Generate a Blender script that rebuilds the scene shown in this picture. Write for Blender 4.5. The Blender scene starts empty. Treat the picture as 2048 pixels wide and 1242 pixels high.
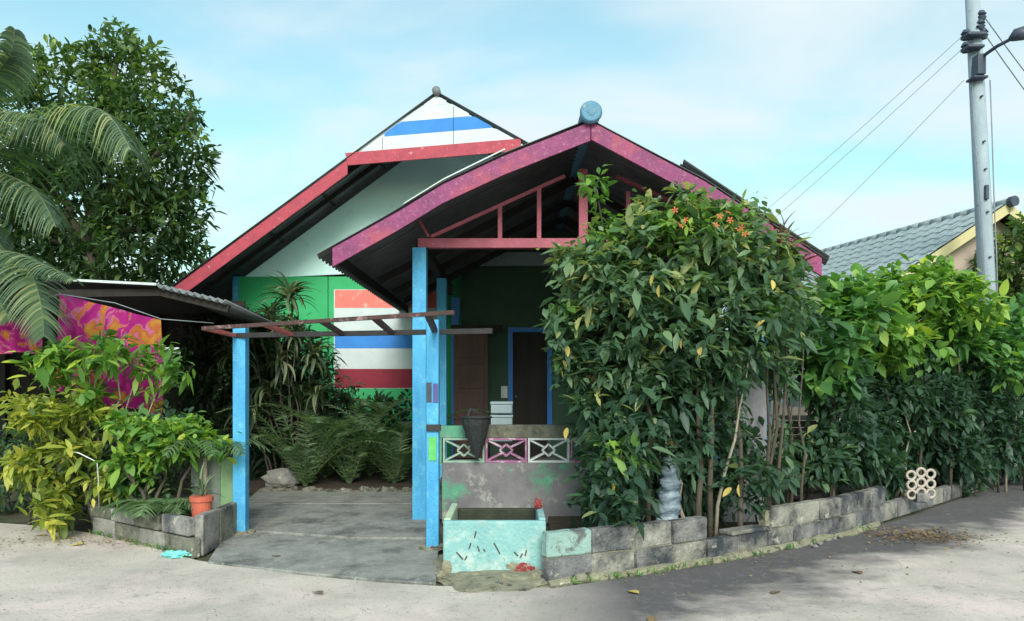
import bpy, math, random
import numpy as np
from mathutils import Vector, Matrix, noise as mnoise
random.seed(7); RS = np.random.RandomState(11)
R = math.radians
scene = bpy.context.scene
COL = scene.collection
# ------------------------------------------------------------------ camera
F = 1500.0; CX = 1024.0; HY = 770.0; EYE = 1.55
cam = bpy.data.cameras.new('camera'); co = bpy.data.objects.new('camera', cam); COL.objects.link(co)
co.location = (0, 0, EYE); co.rotation_euler = (R(90), 0, 0)
cam.sensor_width = 36; cam.lens = F / 2048 * 36; cam.shift_y = (HY - 621) / 2048; cam.clip_end = 2000
scene.camera = co
# ------------------------------------------------------------------ world and sun
SUN = Vector((0.08, -0.82, 0.52)).normalized()
elev = math.asin(SUN.z); az = math.atan2(SUN.x, SUN.y)
w = bpy.data.worlds.new('World'); scene.world = w; w.use_nodes = True
nt = w.node_tree; nt.nodes.clear(); N = nt.nodes.new; L = nt.links.new
sky = N('ShaderNodeTexSky'); sky.sky_type = 'NISHITA'; sky.sun_disc = False
sky.sun_elevation = elev; sky.sun_rotation = az; sky.air_density = 1.3; sky.dust_density = 2.0
tc = N('ShaderNodeTexCoord'); sp = N('ShaderNodeSeparateXYZ'); L(tc.outputs['Generated'], sp.inputs[0])
zz = N('ShaderNodeMath'); zz.operation = 'MAXIMUM'; L(sp.outputs['Z'], zz.inputs[0]); zz.inputs[1].default_value = 0.0
za = N('ShaderNodeMath'); za.operation = 'ADD'; L(zz.outputs[0], za.inputs[0]); za.inputs[1].default_value = 0.22
dv = N('ShaderNodeVectorMath'); dv.operation = 'DIVIDE'; L(tc.outputs['Generated'], dv.inputs[0])
cb = N('ShaderNodeCombineXYZ'); [L(za.outputs[0], cb.inputs[i]) for i in range(3)]; L(cb.outputs[0], dv.inputs[1])
mp = N('ShaderNodeMapping'); L(dv.outputs[0], mp.inputs[0]); mp.inputs['Location'].default_value = (2.35, 0.5, 0.35); mp.inputs['Rotation'].default_value = (0, 0, R(25)); mp.inputs['Scale'].default_value = (1.0, 1.5, 1.0)
nz = N('ShaderNodeTexNoise'); nz.inputs['Scale'].default_value = 1.25; nz.inputs['Detail'].default_value = 5; nz.inputs['Roughness'].default_value = 0.5; nz.inputs['Distortion'].default_value = 0.3; L(mp.outputs[0], nz.inputs['Vector'])
rp = N('ShaderNodeValToRGB'); rp.color_ramp.elements[0].position = 0.36; rp.color_ramp.elements[0].color = (0.18,)*3 + (1,); rp.color_ramp.elements[1].position = 0.68; rp.color_ramp.elements[1].color = (1, 1, 1, 1); rp.color_ramp.interpolation = 'EASE'
L(nz.outputs['Fac'], rp.inputs[0])
tint = N('ShaderNodeMix'); tint.data_type = 'RGBA'; tint.blend_type = 'MULTIPLY'; tint.inputs[0].default_value = 1; L(sky.outputs[0], tint.inputs[6]); tint.inputs[7].default_value = (1.0, 1.5, 1.3, 1)
mx = N('ShaderNodeMix'); mx.data_type = 'RGBA'; L(rp.outputs[0], mx.inputs[0]); L(tint.outputs[2], mx.inputs[6]); mx.inputs[7].default_value = (4.9, 5.55, 5.8, 1)
bg = N('ShaderNodeBackground'); bg.inputs['Strength'].default_value = 0.125; L(mx.outputs[2], bg.inputs['Color'])
wo = N('ShaderNodeOutputWorld'); L(bg.outputs[0], wo.inputs[0])
sl = bpy.data.lights.new('sun', 'SUN'); sl.energy = 2.5; sl.angle = R(26); sl.color = (1, 0.94, 0.86)
so = bpy.data.objects.new('sun', sl); COL.objects.link(so); so.rotation_euler = (-SUN).to_track_quat('-Z', 'Y').to_euler(); so.location = (0, 0, 30)
vs = scene.view_settings; vs.view_transform = 'Standard'; vs.look = 'None'; vs.gamma = 1; vs.exposure = 0.45; vs.use_curve_mapping = False

# ------------------------------------------------------------------ helpers
def P(px, py, Y): return Vector(((px - CX) / F * Y, Y, EYE + (HY - py) / F * Y))
def G(px, py):
    Y = F * EYE / (py - HY); return Vector(((px - CX) / F * Y, Y, 0))
WP = {}
def wpos(o): return WP.get(o.name, Vector((0, 0, 0))) if o else Vector((0, 0, 0))
def tag(o, label=None, cat=None, group=None, kind=None):
    if label: o['label'] = label
    if cat: o['category'] = cat
    if group: o['group'] = group
    if kind: o['kind'] = kind
    return o
def thing(name, loc, label, cat, group=None):
    o = bpy.data.objects.new(name, None); COL.objects.link(o); o.location = loc; o.empty_display_size = 0.2
    WP[o.name] = Vector(loc); return tag(o, label, cat, group)
def link(name, me, mat, parent=None, off=None):
    o = bpy.data.objects.new(name, me); COL.objects.link(o)
    if mat is not None and not len(me.materials): me.materials.append(mat)
    if parent: o.parent = parent
    WP[o.name] = wpos(parent) + (off if off else Vector((0, 0, 0)))
    if off: o.location = off
    return o
def piece(name, me, loc, rot, parent, scale=(1, 1, 1)):        # shared mesh, world location
    o = bpy.data.objects.new(name, me); COL.objects.link(o)
    if parent: o.parent = parent
    o.location = Vector(loc) - wpos(parent); o.rotation_euler = rot; o.scale = scale
    WP[o.name] = Vector(loc); return o
class MB:
    def __init__(s): s.v = []; s.f = []
    def add(s, vs, fs):
        n = len(s.v); s.v += [tuple(v) for v in vs]; s.f += [tuple(i + n for i in f) for f in fs]; return s
    def box(s, a, b):
        (x0, y0, z0), (x1, y1, z1) = a, b
        return s.add([(x0,y0,z0),(x1,y0,z0),(x1,y1,z0),(x0,y1,z0),(x0,y0,z1),(x1,y0,z1),(x1,y1,z1),(x0,y1,z1)],
                     [(0,3,2,1),(4,5,6,7),(0,1,5,4),(1,2,6,5),(2,3,7,6),(3,0,4,7)])
    def bar(s, p, q, w_, h_, up=(0, 0, 1)):                    # rectangular bar between two points
        p = Vector(p); q = Vector(q); d = (q - p).normalized(); u = Vector(up)
        if abs(d.dot(u)) > 0.98: u = Vector((0, 1, 0))
        sd = d.cross(u).normalized(); u = sd.cross(d).normalized()
        vs_ = [e + sd * (a * w_ / 2) + u * (b * h_ / 2) for e in (p, q) for a, b in ((-1,-1),(1,-1),(1,1),(-1,1))]
        return s.add(vs_, [(0,1,2,3),(7,6,5,4),(0,4,5,1),(1,5,6,2),(2,6,7,3),(3,7,4,0)])
    def tube(s, pts, rad, n=8, cap=True):
        pts = [Vector(p) for p in pts]; m = len(pts)
        if not isinstance(rad, (list, tuple)): rad = [rad] * m
        vs_ = []; fs = []; prev = None
        for i, p in enumerate(pts):
            d = (pts[min(i + 1, m - 1)] - pts[max(i - 1, 0)]).normalized()
            if prev is None:
                u = Vector((0, 0, 1)) if abs(d.z) < 0.9 else Vector((1, 0, 0)); a = d.cross(u).normalized()
            else: a = (prev - d * prev.dot(d)).normalized()
            prev = a; b = d.cross(a)
            vs_ += [p + (a * math.cos(2*math.pi*k/n) + b * math.sin(2*math.pi*k/n)) * rad[i] for k in range(n)]
        for i in range(m - 1):
            for k in range(n):
                k2 = (k + 1) % n; fs.append((i*n+k, i*n+k2, (i+1)*n+k2, (i+1)*n+k))
        if cap: fs.append(tuple(range(n))[::-1]); fs.append(tuple((m-1)*n + k for k in range(n)))
        return s.add(vs_, fs)
    def prism(s, poly, axis, a, b):                            # poly in 2D extruded: axis 'y' -> (x,z), 'z' -> (x,y)
        n = len(poly)
        mk = (lambda p, t: (p[0], t, p[1])) if axis == 'y' else ((lambda p, t: (p[0], p[1], t)) if axis == 'z' else (lambda p, t: (t, p[0], p[1])))
        vs_ = [mk(p, a) for p in poly] + [mk(p, b) for p in poly]
        fs = [tuple(range(n)), tuple(range(2*n-1, n-1, -1))] + [(i, i+n, (i+1) % n + n, (i+1) % n) for i in range(n)]
        return s.add(vs_, fs)
    def build(s, name, mat, parent=None, bevel=0, smooth=False, origin=None, rough=0):
        o0 = wpos(parent) if parent else Vector(origin or (0, 0, 0))
        me = bpy.data.meshes.new(name); vs_ = [Vector(v) for v in s.v]
        me.from_pydata([tuple(v - o0) for v in vs_], [], s.f)
        import bmesh
        bm = bmesh.new(); bm.from_mesh(me); bmesh.ops.recalc_face_normals(bm, faces=bm.faces)
        if rough:
            for e in range(2): bmesh.ops.subdivide_edges(bm, edges=[x for x in bm.edges if x.calc_length() > rough*6], cuts=2, use_grid_fill=True)
            for v in bm.verts:
                v.co += mnoise.noise_vector((v.co + o0) * 5) * rough
        bm.to_mesh(me); bm.free(); me.update()
        if smooth:
            for p in me.polygons: p.use_smooth = True
        o = link(name, me, mat, parent)
        if not parent: o.location = o0; WP[o.name] = o0
        if bevel:
            b = o.modifiers.new('bevel', 'BEVEL'); b.width = bevel; b.segments = 2; b.limit_method = 'ANGLE'
        return o
def mesh_of(mb, name, mat):
    me = bpy.data.meshes.new(name); me.from_pydata([tuple(v) for v in mb.v], [], mb.f); me.update()
    if mat: me.materials.append(mat)
    return me

# ------------------------------------------------------------------ materials
def newmat(name):
    m = bpy.data.materials.new(name); m.use_nodes = True; t = m.node_tree; t.nodes.clear()
    b = t.nodes.new('ShaderNodeBsdfPrincipled'); o = t.nodes.new('ShaderNodeOutputMaterial'); t.links.new(b.outputs[0], o.inputs[0]); return m, t, b
def rgba(c): return (c[0], c[1], c[2], 1)
def pm(name, c1, c2=None, scale=6, rough=0.7, bump=0.15, stain=None, stain2=None, metal=0, fine=60, stretch=(1, 1, 1), spec=0.4, world=False):
    """paint / concrete: two tones mixed by noise, shaped stains on top, fine relief"""
    m, t, b = newmat(name); n = t.nodes.new; l = t.links.new
    c2 = c2 or tuple(x * 0.75 for x in c1)
    tcn = n('ShaderNodeTexCoord'); mpn = n('ShaderNodeMapping'); mpn.inputs['Scale'].default_value = stretch
    CO_ = n('ShaderNodeNewGeometry').outputs['Position'] if world else tcn.outputs['Object']
    l(CO_, mpn.inputs[0])
    nn = n('ShaderNodeTexNoise'); nn.inputs['Scale'].default_value = scale; nn.inputs['Detail'].default_value = 6; nn.inputs['Roughness'].default_value = 0.65; l(mpn.outputs[0], nn.inputs['Vector'])
    r = n('ShaderNodeValToRGB'); r.color_ramp.elements[0].position = 0.32; r.color_ramp.elements[1].position = 0.68; r.color_ramp.elements[0].color = rgba(c2); r.color_ramp.elements[1].color = rgba(c1); l(nn.outputs['Fac'], r.inputs[0])
    cur = r.outputs[0]
    for k, st in enumerate([x for x in (stain, stain2) if x]):
        sc_, sscale, lo, hi = st
        sn = n('ShaderNodeTexNoise'); sn.inputs['Scale'].default_value = sscale; sn.inputs['Detail'].default_value = 8; sn.inputs['Roughness'].default_value = 0.7
        mp2 = n('ShaderNodeMapping'); mp2.inputs['Location'].default_value = (3.1 * (k + 1), 1.7, 5.3); l(CO_, mp2.inputs[0]); l(mp2.outputs[0], sn.inputs['Vector'])
        sr = n('ShaderNodeMapRange'); sr.inputs['From Min'].default_value = lo; sr.inputs['From Max'].default_value = hi; l(sn.outputs['Fac'], sr.inputs['Value'])
        mm = n('ShaderNodeMix'); mm.data_type = 'RGBA'; l(sr.outputs[0], mm.inputs[0]); l(cur, mm.inputs[6]); mm.inputs[7].default_value = rgba(sc_); cur = mm.outputs[2]
    l(cur, b.inputs['Base Color']); b.inputs['Roughness'].default_value = rough; b.inputs['Metallic'].default_value = metal; b.inputs['Specular IOR Level'].default_value = spec
    if bump:
        fn = n('ShaderNodeTexNoise'); fn.inputs['Scale'].default_value = fine; fn.inputs['Detail'].default_value = 4; l(CO_, fn.inputs['Vector'])
        bp = n('ShaderNodeBump'); bp.inputs['Strength'].default_value = bump; bp.inputs['Distance'].default_value = 0.02; l(fn.outputs['Fac'], bp.inputs['Height']); l(bp.outputs[0], b.inputs['Normal'])
    return m
def leafmat(name, cols, obj=False, rough=0.5, trans=0.35):
    m, t, b = newmat(name); n = t.nodes.new; l = t.links.new
    r = n('ShaderNodeValToRGB'); el = r.color_ramp.elements
    for i, (p, c) in enumerate(cols):
        e = el[i] if i < 2 else el.new(p); e.position = p; e.color = rgba(c)
    if obj: oi = n('ShaderNodeObjectInfo'); l(oi.outputs['Random'], r.inputs[0])
    else: at = n('ShaderNodeAttribute'); at.attribute_name = 'tint'; l(at.outputs['Fac'], r.inputs[0])
    l(r.outputs[0], b.inputs['Base Color']); b.inputs['Roughness'].default_value = rough
    tr = n('ShaderNodeBsdfTranslucent'); br = n('ShaderNodeMix'); br.data_type = 'RGBA'; br.blend_type = 'MULTIPLY'; br.inputs[0].default_value = 1; l(r.outputs[0], br.inputs[6]); br.inputs[7].default_value = (1.5, 1.7, 0.6, 1); l(br.outputs[2], tr.inputs[0])
    ms = n('ShaderNodeMixShader'); ms.inputs[0].default_value = trans; l(b.outputs[0], ms.inputs[1]); l(tr.outputs[0], ms.inputs[2])
    l(ms.outputs[0], [x for x in t.nodes if x.type == 'OUTPUT_MATERIAL'][0].inputs[0]); return m

BLUE = pm('blue paint', (0.08, 0.40, 0.70), (0.045, 0.27, 0.55), 7, 0.6, 0.4, stain=((0.14, 0.46, 0.68), 8, 0.52, 0.7), stain2=((0.2, 0.28, 0.33), 15, 0.67, 0.73), stretch=(1, 1, 0.25))
DBLUE = pm('deep blue paint', (0.03, 0.20, 0.62), (0.03, 0.15, 0.5), 5, 0.5, 0.15)
RED = pm('weathered red paint', (0.46, 0.055, 0.09), (0.32, 0.04, 0.07), 7, 0.6, 0.3, stain=((0.62, 0.28, 0.3), 14, 0.6, 0.7), stretch=(1, 1, 1))
PURP = pm('faded magenta paint', (0.28, 0.045, 0.16), (0.17, 0.032, 0.11), 6, 0.6, 0.3, stain=((0.38, 0.065, 0.10), 1.1, 0.5, 0.62), stain2=((0.40, 0.17, 0.25), 22, 0.54, 0.72))
PINK = pm('pink timber paint', (0.42, 0.10, 0.15), (0.3, 0.07, 0.11), 7, 0.6, 0.3, stain=((0.6, 0.3, 0.34), 12, 0.6, 0.72))
WHITEW = pm('pale aqua wall paint', (0.66, 0.92, 0.92), (0.58, 0.85, 0.87), 1.3, 0.8, 0.2, stain=((0.45, 0.6, 0.62), 3.0, 0.6, 0.8))
GREEN = pm('green wall paint', (0.04, 0.42, 0.16), (0.035, 0.33, 0.125), 1.6, 0.75, 0.2, stain=((0.03, 0.2, 0.1), 5, 0.62, 0.76))
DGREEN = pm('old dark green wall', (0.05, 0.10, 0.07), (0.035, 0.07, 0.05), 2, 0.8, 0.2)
FRED = pm('coral stripe paint', (0.85, 0.2, 0.17), (0.7, 0.16, 0.14), 4, 0.7, 0.15, stain=((0.85, 0.5, 0.42), 4, 0.55, 0.7))
FDRED = pm('dark red stripe paint', (0.27, 0.02, 0.045), (0.2, 0.015, 0.035), 4, 0.7, 0.15)
FWH = pm('white stripe paint', (0.60, 0.66, 0.68), (0.5, 0.57, 0.6), 3, 0.7, 0.15)
FBL = pm('blue stripe paint', (0.04, 0.24, 0.68), (0.035, 0.19, 0.58), 4, 0.7, 0.15)
ROOFD = pm('dark fibre cement', (0.15, 0.15, 0.165), (0.09, 0.095, 0.105), 3, 0.85, 0.3, stain=((0.14, 0.15, 0.15), 7, 0.58, 0.7))
ROOFG = pm('grey corrugated sheet', (0.20, 0.22, 0.24), (0.12, 0.135, 0.15), 3, 0.6, 0.2, stain=((0.1, 0.07, 0.05), 6, 0.62, 0.7))
RIDGE = pm('blue grey ridge', (0.11, 0.27, 0.40), (0.08, 0.19, 0.3), 6, 0.6, 0.3, stain=((0.28, 0.32, 0.33), 16, 0.58, 0.68))
PALE = pm('pale flashing', (0.62, 0.7, 0.7), None, 6, 0.5, 0.1)
BROWN = pm('brown timber', (0.10, 0.045, 0.04), (0.06, 0.03, 0.028), 6, 0.6, 0.2, stretch=(1, 1, 0.15), stain=((0.5, 0.48, 0.45), 26, 0.74, 0.77))
DWOOD = pm('dark old timber', (0.03, 0.025, 0.022), (0.018, 0.015, 0.014), 6, 0.8, 0.3, stretch=(1, 1, 0.15))
RUST = pm('rusty red rail paint', (0.10, 0.045, 0.042), (0.045, 0.03, 0.03), 12, 0.65, 0.3, stain=((0.36, 0.22, 0.22), 9, 0.56, 0.66))
BLACKM = pm('black steel', (0.035, 0.03, 0.032), (0.02, 0.018, 0.02), 9, 0.55, 0.2)
RUNG = pm('coral rung paint', (0.55, 0.13, 0.11), (0.35, 0.09, 0.08), 9, 0.6, 0.3, stain=((0.55, 0.36, 0.33), 12, 0.58, 0.7))
CONC = pm('concrete block', (0.33, 0.31, 0.29), (0.20, 0.19, 0.185), 5, 0.9, 0.7, stain=((0.07, 0.075, 0.085), 2.2, 0.48, 0.62), stain2=((0.5, 0.48, 0.42), 7, 0.6, 0.72), fine=45)
CONC2 = pm('mossy concrete', (0.22, 0.21, 0.17), (0.12, 0.12, 0.10), 6, 0.9, 0.7, stain=((0.05, 0.06, 0.05), 3, 0.5, 0.62), stain2=((0.45, 0.46, 0.4), 8, 0.6, 0.7), fine=40)
SLAB = pm('apron concrete', (0.34, 0.335, 0.315), (0.22, 0.22, 0.21), 4.5, 0.9, 0.8, stain=((0.09, 0.095, 0.095), 2.2, 0.5, 0.68), stain2=((0.42, 0.4, 0.37), 14, 0.56, 0.7), fine=60)
PARA = pm('stained render', (0.24, 0.225, 0.24), (0.14, 0.13, 0.15), 3, 0.9, 0.4, stain=((0.10, 0.34, 0.22), 1.7, 0.56, 0.66), stain2=((0.42, 0.43, 0.38), 4, 0.56, 0.7), fine=30)
PARAG = pm('green render', (0.12, 0.40, 0.26), (0.12, 0.28, 0.2), 6, 0.9, 0.4, stain=((0.3, 0.3, 0.28), 5, 0.55, 0.7))
TANK = pm('turquoise flaking paint', (0.24, 0.45, 0.46), (0.18, 0.37, 0.39), 3, 0.8, 0.6, stain=((0.40, 0.52, 0.51), 5, 0.5, 0.64), stain2=((0.30, 0.25, 0.22), 4.5, 0.60, 0.65), fine=35)
TURQ = pm('washed turquoise block', (0.30, 0.44, 0.42), (0.22, 0.34, 0.32), 5, 0.85, 0.5, stain=((0.12, 0.13, 0.13), 3, 0.55, 0.6), fine=40)
MOSS = pm('mossy tank inside', (0.045, 0.05, 0.03), (0.02, 0.025, 0.018), 8, 0.8, 0.4)
MORT = pm('old mortar', (0.30, 0.28, 0.2), (0.16, 0.15, 0.11), 9, 0.95, 0.9, stain=((0.06, 0.06, 0.055), 9, 0.56, 0.64), stain2=((0.5, 0.5, 0.45), 12, 0.64, 0.7), fine=30)
BRED = pm('brick red chunk', (0.36, 0.05, 0.05), (0.18, 0.04, 0.04), 30, 0.95, 1.0, stain=((0.42, 0.36, 0.33), 22, 0.54, 0.64))
TERRA = pm('orange red clay', (0.55, 0.13, 0.08), (0.4, 0.09, 0.06), 9, 0.7, 0.2)
WHITE = pm('white paint', (0.68, 0.7, 0.72), (0.5, 0.52, 0.54), 9, 0.6, 0.2, stain=((0.3, 0.3, 0.3), 10, 0.62, 0.7))
MAGB = pm('magenta breeze block', (0.4, 0.12, 0.28), (0.3, 0.15, 0.26), 9, 0.7, 0.2, stain=((0.6, 0.5, 0.6), 8, 0.5, 0.6))
POLE = pm('pale pole concrete', (0.36, 0.42, 0.48), (0.26, 0.32, 0.38), 5, 0.85, 0.4, stain=((0.14, 0.16, 0.2), 8, 0.62, 0.7), stretch=(1, 1, 0.3), fine=25)
STEEL = pm('dark fittings', (0.06, 0.08, 0.12), (0.04, 0.05, 0.08), 9, 0.5, 0.1)
WIRE = pm('wire', (0.25, 0.28, 0.32), None, 9, 0.6, 0)
BARK = pm('bark', (0.11, 0.09, 0.07), (0.06, 0.05, 0.04), 14, 0.9, 0.6, stretch=(1, 1, 0.3))
PBARK = pm('pale stem', (0.34, 0.30, 0.24), (0.2, 0.17, 0.14), 14, 0.9, 0.4, stretch=(1, 1, 0.3))
SOIL = pm('soil', (0.07, 0.05, 0.035), (0.035, 0.025, 0.02), 9, 1, 0.9, fine=20)
GREYP = pm('grey blue plastic', (0.3, 0.38, 0.42), (0.24, 0.31, 0.35), 4, 0.5, 0.05)
YEL = pm('yellow fascia', (0.62, 0.54, 0.28), (0.52, 0.45, 0.26), 4, 0.7, 0.1)
CREAM = pm('cream gable wall', (0.62, 0.5, 0.42), (0.52, 0.42, 0.36), 2, 0.8, 0.1)
TILE = pm('grey blue roof tile', (0.34, 0.40, 0.42), (0.24, 0.29, 0.31), 3, 0.75, 0.3, stain=((0.1, 0.13, 0.13), 8, 0.56, 0.7))
SACK = pm('crumpled blue grey sheet', (0.36, 0.45, 0.54), (0.06, 0.09, 0.13), 7, 0.4, 0.3, stretch=(1, 1, 4))
CYAN = pm('cyan plastic', (0.25, 0.75, 0.72), None, 9, 0.35, 0.1)
DRY = pm('dry leaf', (0.28, 0.19, 0.09), (0.14, 0.08, 0.05), 20, 0.8, 0.2)
DRYY = pm('yellow fallen leaf', (0.55, 0.45, 0.12), (0.4, 0.28, 0.08), 20, 0.7, 0.2)
BASKET = pm('dark woven basket', (0.035, 0.04, 0.045), (0.02, 0.024, 0.028), 30, 0.7, 0.5)
SHEETW = pm('white gap sheet', (0.72, 0.78, 0.8), None, 4, 0.5, 0.1)
FLOWER = pm('orange flower', (0.6, 0.2, 0.06), (0.5, 0.1, 0.06), 9, 0.6, 0)

def roadmat():
    m, t, b = newmat('worn road'); n = t.nodes.new; l = t.links.new
    tcn = n('ShaderNodeTexCoord'); pos = tcn.outputs['Object']
    def noise(sc, det=6, ro=0.6, loc=(0, 0, 0), stretch=(1, 1, 1), rot=0):
        mp_ = n('ShaderNodeMapping'); mp_.inputs['Location'].default_value = loc; mp_.inputs['Scale'].default_value = stretch; mp_.inputs['Rotation'].default_value = (0, 0, rot); l(pos, mp_.inputs[0])
        x = n('ShaderNodeTexNoise'); x.inputs['Scale'].default_value = sc; x.inputs['Detail'].default_value = det; x.inputs['Roughness'].default_value = ro; l(mp_.outputs[0], x.inputs['Vector']); return x.outputs['Fac']
    def mr(v, lo, hi):
        x = n('ShaderNodeMapRange'); x.inputs['From Min'].default_value = lo; x.inputs['From Max'].default_value = hi; l(v, x.inputs['Value']); return x.outputs[0]
    def mixc(f, a, c):
        x = n('ShaderNodeMix'); x.data_type = 'RGBA'; l(f, x.inputs[0]); l(a, x.inputs[6]) if not isinstance(a, tuple) else setattr(x.inputs[6], 'default_value', rgba(a)); x.inputs[7].default_value = rgba(c); return x.outputs[2]
    c = mixc(mr(noise(1.4, 7), .35, .65), (0.62, 0.54, 0.48), (0.45, 0.395, 0.36))
    c = mixc(mr(noise(0.9, 5, .6, (7, 3, 0)), .5, .68), c, (0.72, 0.58, 0.56))
    # shade painted dark along the block wall on the right, with dirt and old asphalt: distance to the wall line, broken up by noise
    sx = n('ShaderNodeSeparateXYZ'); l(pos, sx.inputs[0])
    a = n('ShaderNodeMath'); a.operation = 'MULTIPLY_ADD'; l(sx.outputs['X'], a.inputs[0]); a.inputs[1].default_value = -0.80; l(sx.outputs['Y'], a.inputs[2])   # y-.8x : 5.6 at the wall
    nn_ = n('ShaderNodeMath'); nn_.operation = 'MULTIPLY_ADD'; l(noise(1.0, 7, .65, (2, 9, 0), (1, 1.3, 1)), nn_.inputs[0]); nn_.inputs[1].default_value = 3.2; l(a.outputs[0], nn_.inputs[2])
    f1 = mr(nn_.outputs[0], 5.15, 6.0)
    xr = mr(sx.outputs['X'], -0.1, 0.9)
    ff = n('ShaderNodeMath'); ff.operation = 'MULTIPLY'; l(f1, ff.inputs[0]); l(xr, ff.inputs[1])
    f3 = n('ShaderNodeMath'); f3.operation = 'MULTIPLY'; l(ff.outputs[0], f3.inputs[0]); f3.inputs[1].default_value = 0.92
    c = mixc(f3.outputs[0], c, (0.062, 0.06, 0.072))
    c = mixc(mr(noise(3.5, 8, .75, (1, 2, 3), (1, 1.6, 1), .5), .58, .74), c, (0.2, 0.18, 0.17))
    c = mixc(mr(noise(11, 8, .8, (9, 2, 3)), .54, .8), c, (0.28, 0.26, 0.25))
    c = mixc(mr(noise(30, 4, .7, (5, 2, 3)), .6, .7), c, (0.12, 0.105, 0.1))
    vo = n('ShaderNodeTexVoronoi'); vo.feature = 'DISTANCE_TO_EDGE'; vo.inputs['Scale'].default_value = 0.3
    mpv = n('ShaderNodeVectorMath'); mpv.operation = 'ADD'; l(pos, mpv.inputs[0])
    nv = n('ShaderNodeTexNoise'); nv.inputs['Scale'].default_value = 2.5; l(pos, nv.inputs['Vector']); l(nv.outputs['Color'], mpv.inputs[1]); l(mpv.outputs[0], vo.inputs['Vector'])
    c = mixc(mr(vo.outputs['Distance'], .0012, .0001), c, (0.3, 0.27, 0.24))
    l(c, b.inputs['Base Color']); b.inputs['Roughness'].default_value = 0.9
    bp = n('ShaderNodeBump'); bp.inputs['Strength'].default_value = 0.6; bp.inputs['Distance'].default_value = 0.015; l(noise(45, 5, .7), bp.inputs['Height']); l(bp.outputs[0], b.inputs['Normal'])
    return m
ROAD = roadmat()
GRND = pm('bare earth ground', (0.12, 0.10, 0.07), (0.06, 0.06, 0.04), 1.5, 1, 0.8, stain=((0.04, 0.06, 0.02), 1.2, 0.5, 0.6), fine=15)
def clothmat():
    m, t, b = newmat('printed cloth'); n = t.nodes.new; l = t.links.new
    tcn = n('ShaderNodeTexCoord'); nz_ = n('ShaderNodeTexNoise'); nz_.inputs['Scale'].default_value = 3; l(tcn.outputs['Object'], nz_.inputs['Vector'])
    ad = n('ShaderNodeVectorMath'); ad.operation = 'MULTIPLY_ADD'; l(nz_.outputs['Color'], ad.inputs[0]); ad.inputs[1].default_value = (.35, .35, .35); l(tcn.outputs['Object'], ad.inputs[2])
    v = n('ShaderNodeTexNoise'); v.inputs['Scale'].default_value = 2.6; v.inputs['Detail'].default_value = 3; v.inputs['Distortion'].default_value = 1.6; l(ad.outputs[0], v.inputs['Vector'])
    r = n('ShaderNodeValToRGB'); e = r.color_ramp.elements; e[0].position = .3; e[0].color = (0.24, 0.008, 0.13, 1); e[1].position = .42; e[1].color = (0.5, 0.012, 0.26, 1)
    for p, c in ((.5, (0.5, 0.02, 0.22)), (.53, (0.62, 0.2, 0.4)), (.56, (0.6, 0.12, 0.04)), (.66, (0.62, 0.30, 0.04)), (.74, (0.5, 0.06, 0.05))):
        x = e.new(p); x.color = rgba(c)
    l(v.outputs['Fac'], r.inputs[0]); l(r.outputs[0], b.inputs['Base Color']); b.inputs['Roughness'].default_value = .8
    tr = n('ShaderNodeBsdfTranslucent'); l(r.outputs[0], tr.inputs[0]); ms = n('ShaderNodeMixShader'); ms.inputs[0].default_value = .4; l(b.outputs[0], ms.inputs[1]); l(tr.outputs[0], ms.inputs[2])
    l(ms.outputs[0], [x for x in t.nodes if x.type == 'OUTPUT_MATERIAL'][0].inputs[0]); return m
CLOTH = clothmat()
LM = {}
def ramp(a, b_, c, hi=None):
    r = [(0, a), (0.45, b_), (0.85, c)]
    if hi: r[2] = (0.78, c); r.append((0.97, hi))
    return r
def lm(key, *a, **k):
    LM[key] = (leafmat(key + ' foliage', ramp(*a), False, **k), leafmat(key + ' leaf', ramp(*a), True, **k))
lm('mango', (0.035, 0.075, 0.035), (0.07, 0.13, 0.05), (0.17, 0.25, 0.07), (0.3, 0.36, 0.10))
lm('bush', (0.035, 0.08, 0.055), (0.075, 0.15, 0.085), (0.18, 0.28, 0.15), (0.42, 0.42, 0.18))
lm('lime', (0.06, 0.15, 0.04), (0.15, 0.30, 0.06), (0.30, 0.45, 0.08), (0.5, 0.55, 0.08))
lm('hedge', (0.045, 0.12, 0.05), (0.09, 0.22, 0.07), (0.17, 0.34, 0.09), (0.28, 0.42, 0.10))
lm('yellow', (0.08, 0.13, 0.03), (0.22, 0.28, 0.05), (0.42, 0.43, 0.08), (0.58, 0.5, 0.1))
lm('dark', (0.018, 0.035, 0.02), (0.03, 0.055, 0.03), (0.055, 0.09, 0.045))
lm('palm', (0.04, 0.075, 0.055), (0.07, 0.125, 0.08), (0.15, 0.22, 0.12), (0.34, 0.36, 0.18))
lm('fern', (0.04, 0.09, 0.045), (0.08, 0.15, 0.07), (0.2, 0.28, 0.14))
lm('drac', (0.025, 0.045, 0.025), (0.045, 0.075, 0.035), (0.09, 0.13, 0.06), (0.26, 0.28, 0.17))
lm('cordy', (0.12, 0.03, 0.05), (0.25, 0.05, 0.08), (0.10, 0.12, 0.06), (0.35, 0.2, 0.16))

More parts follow.
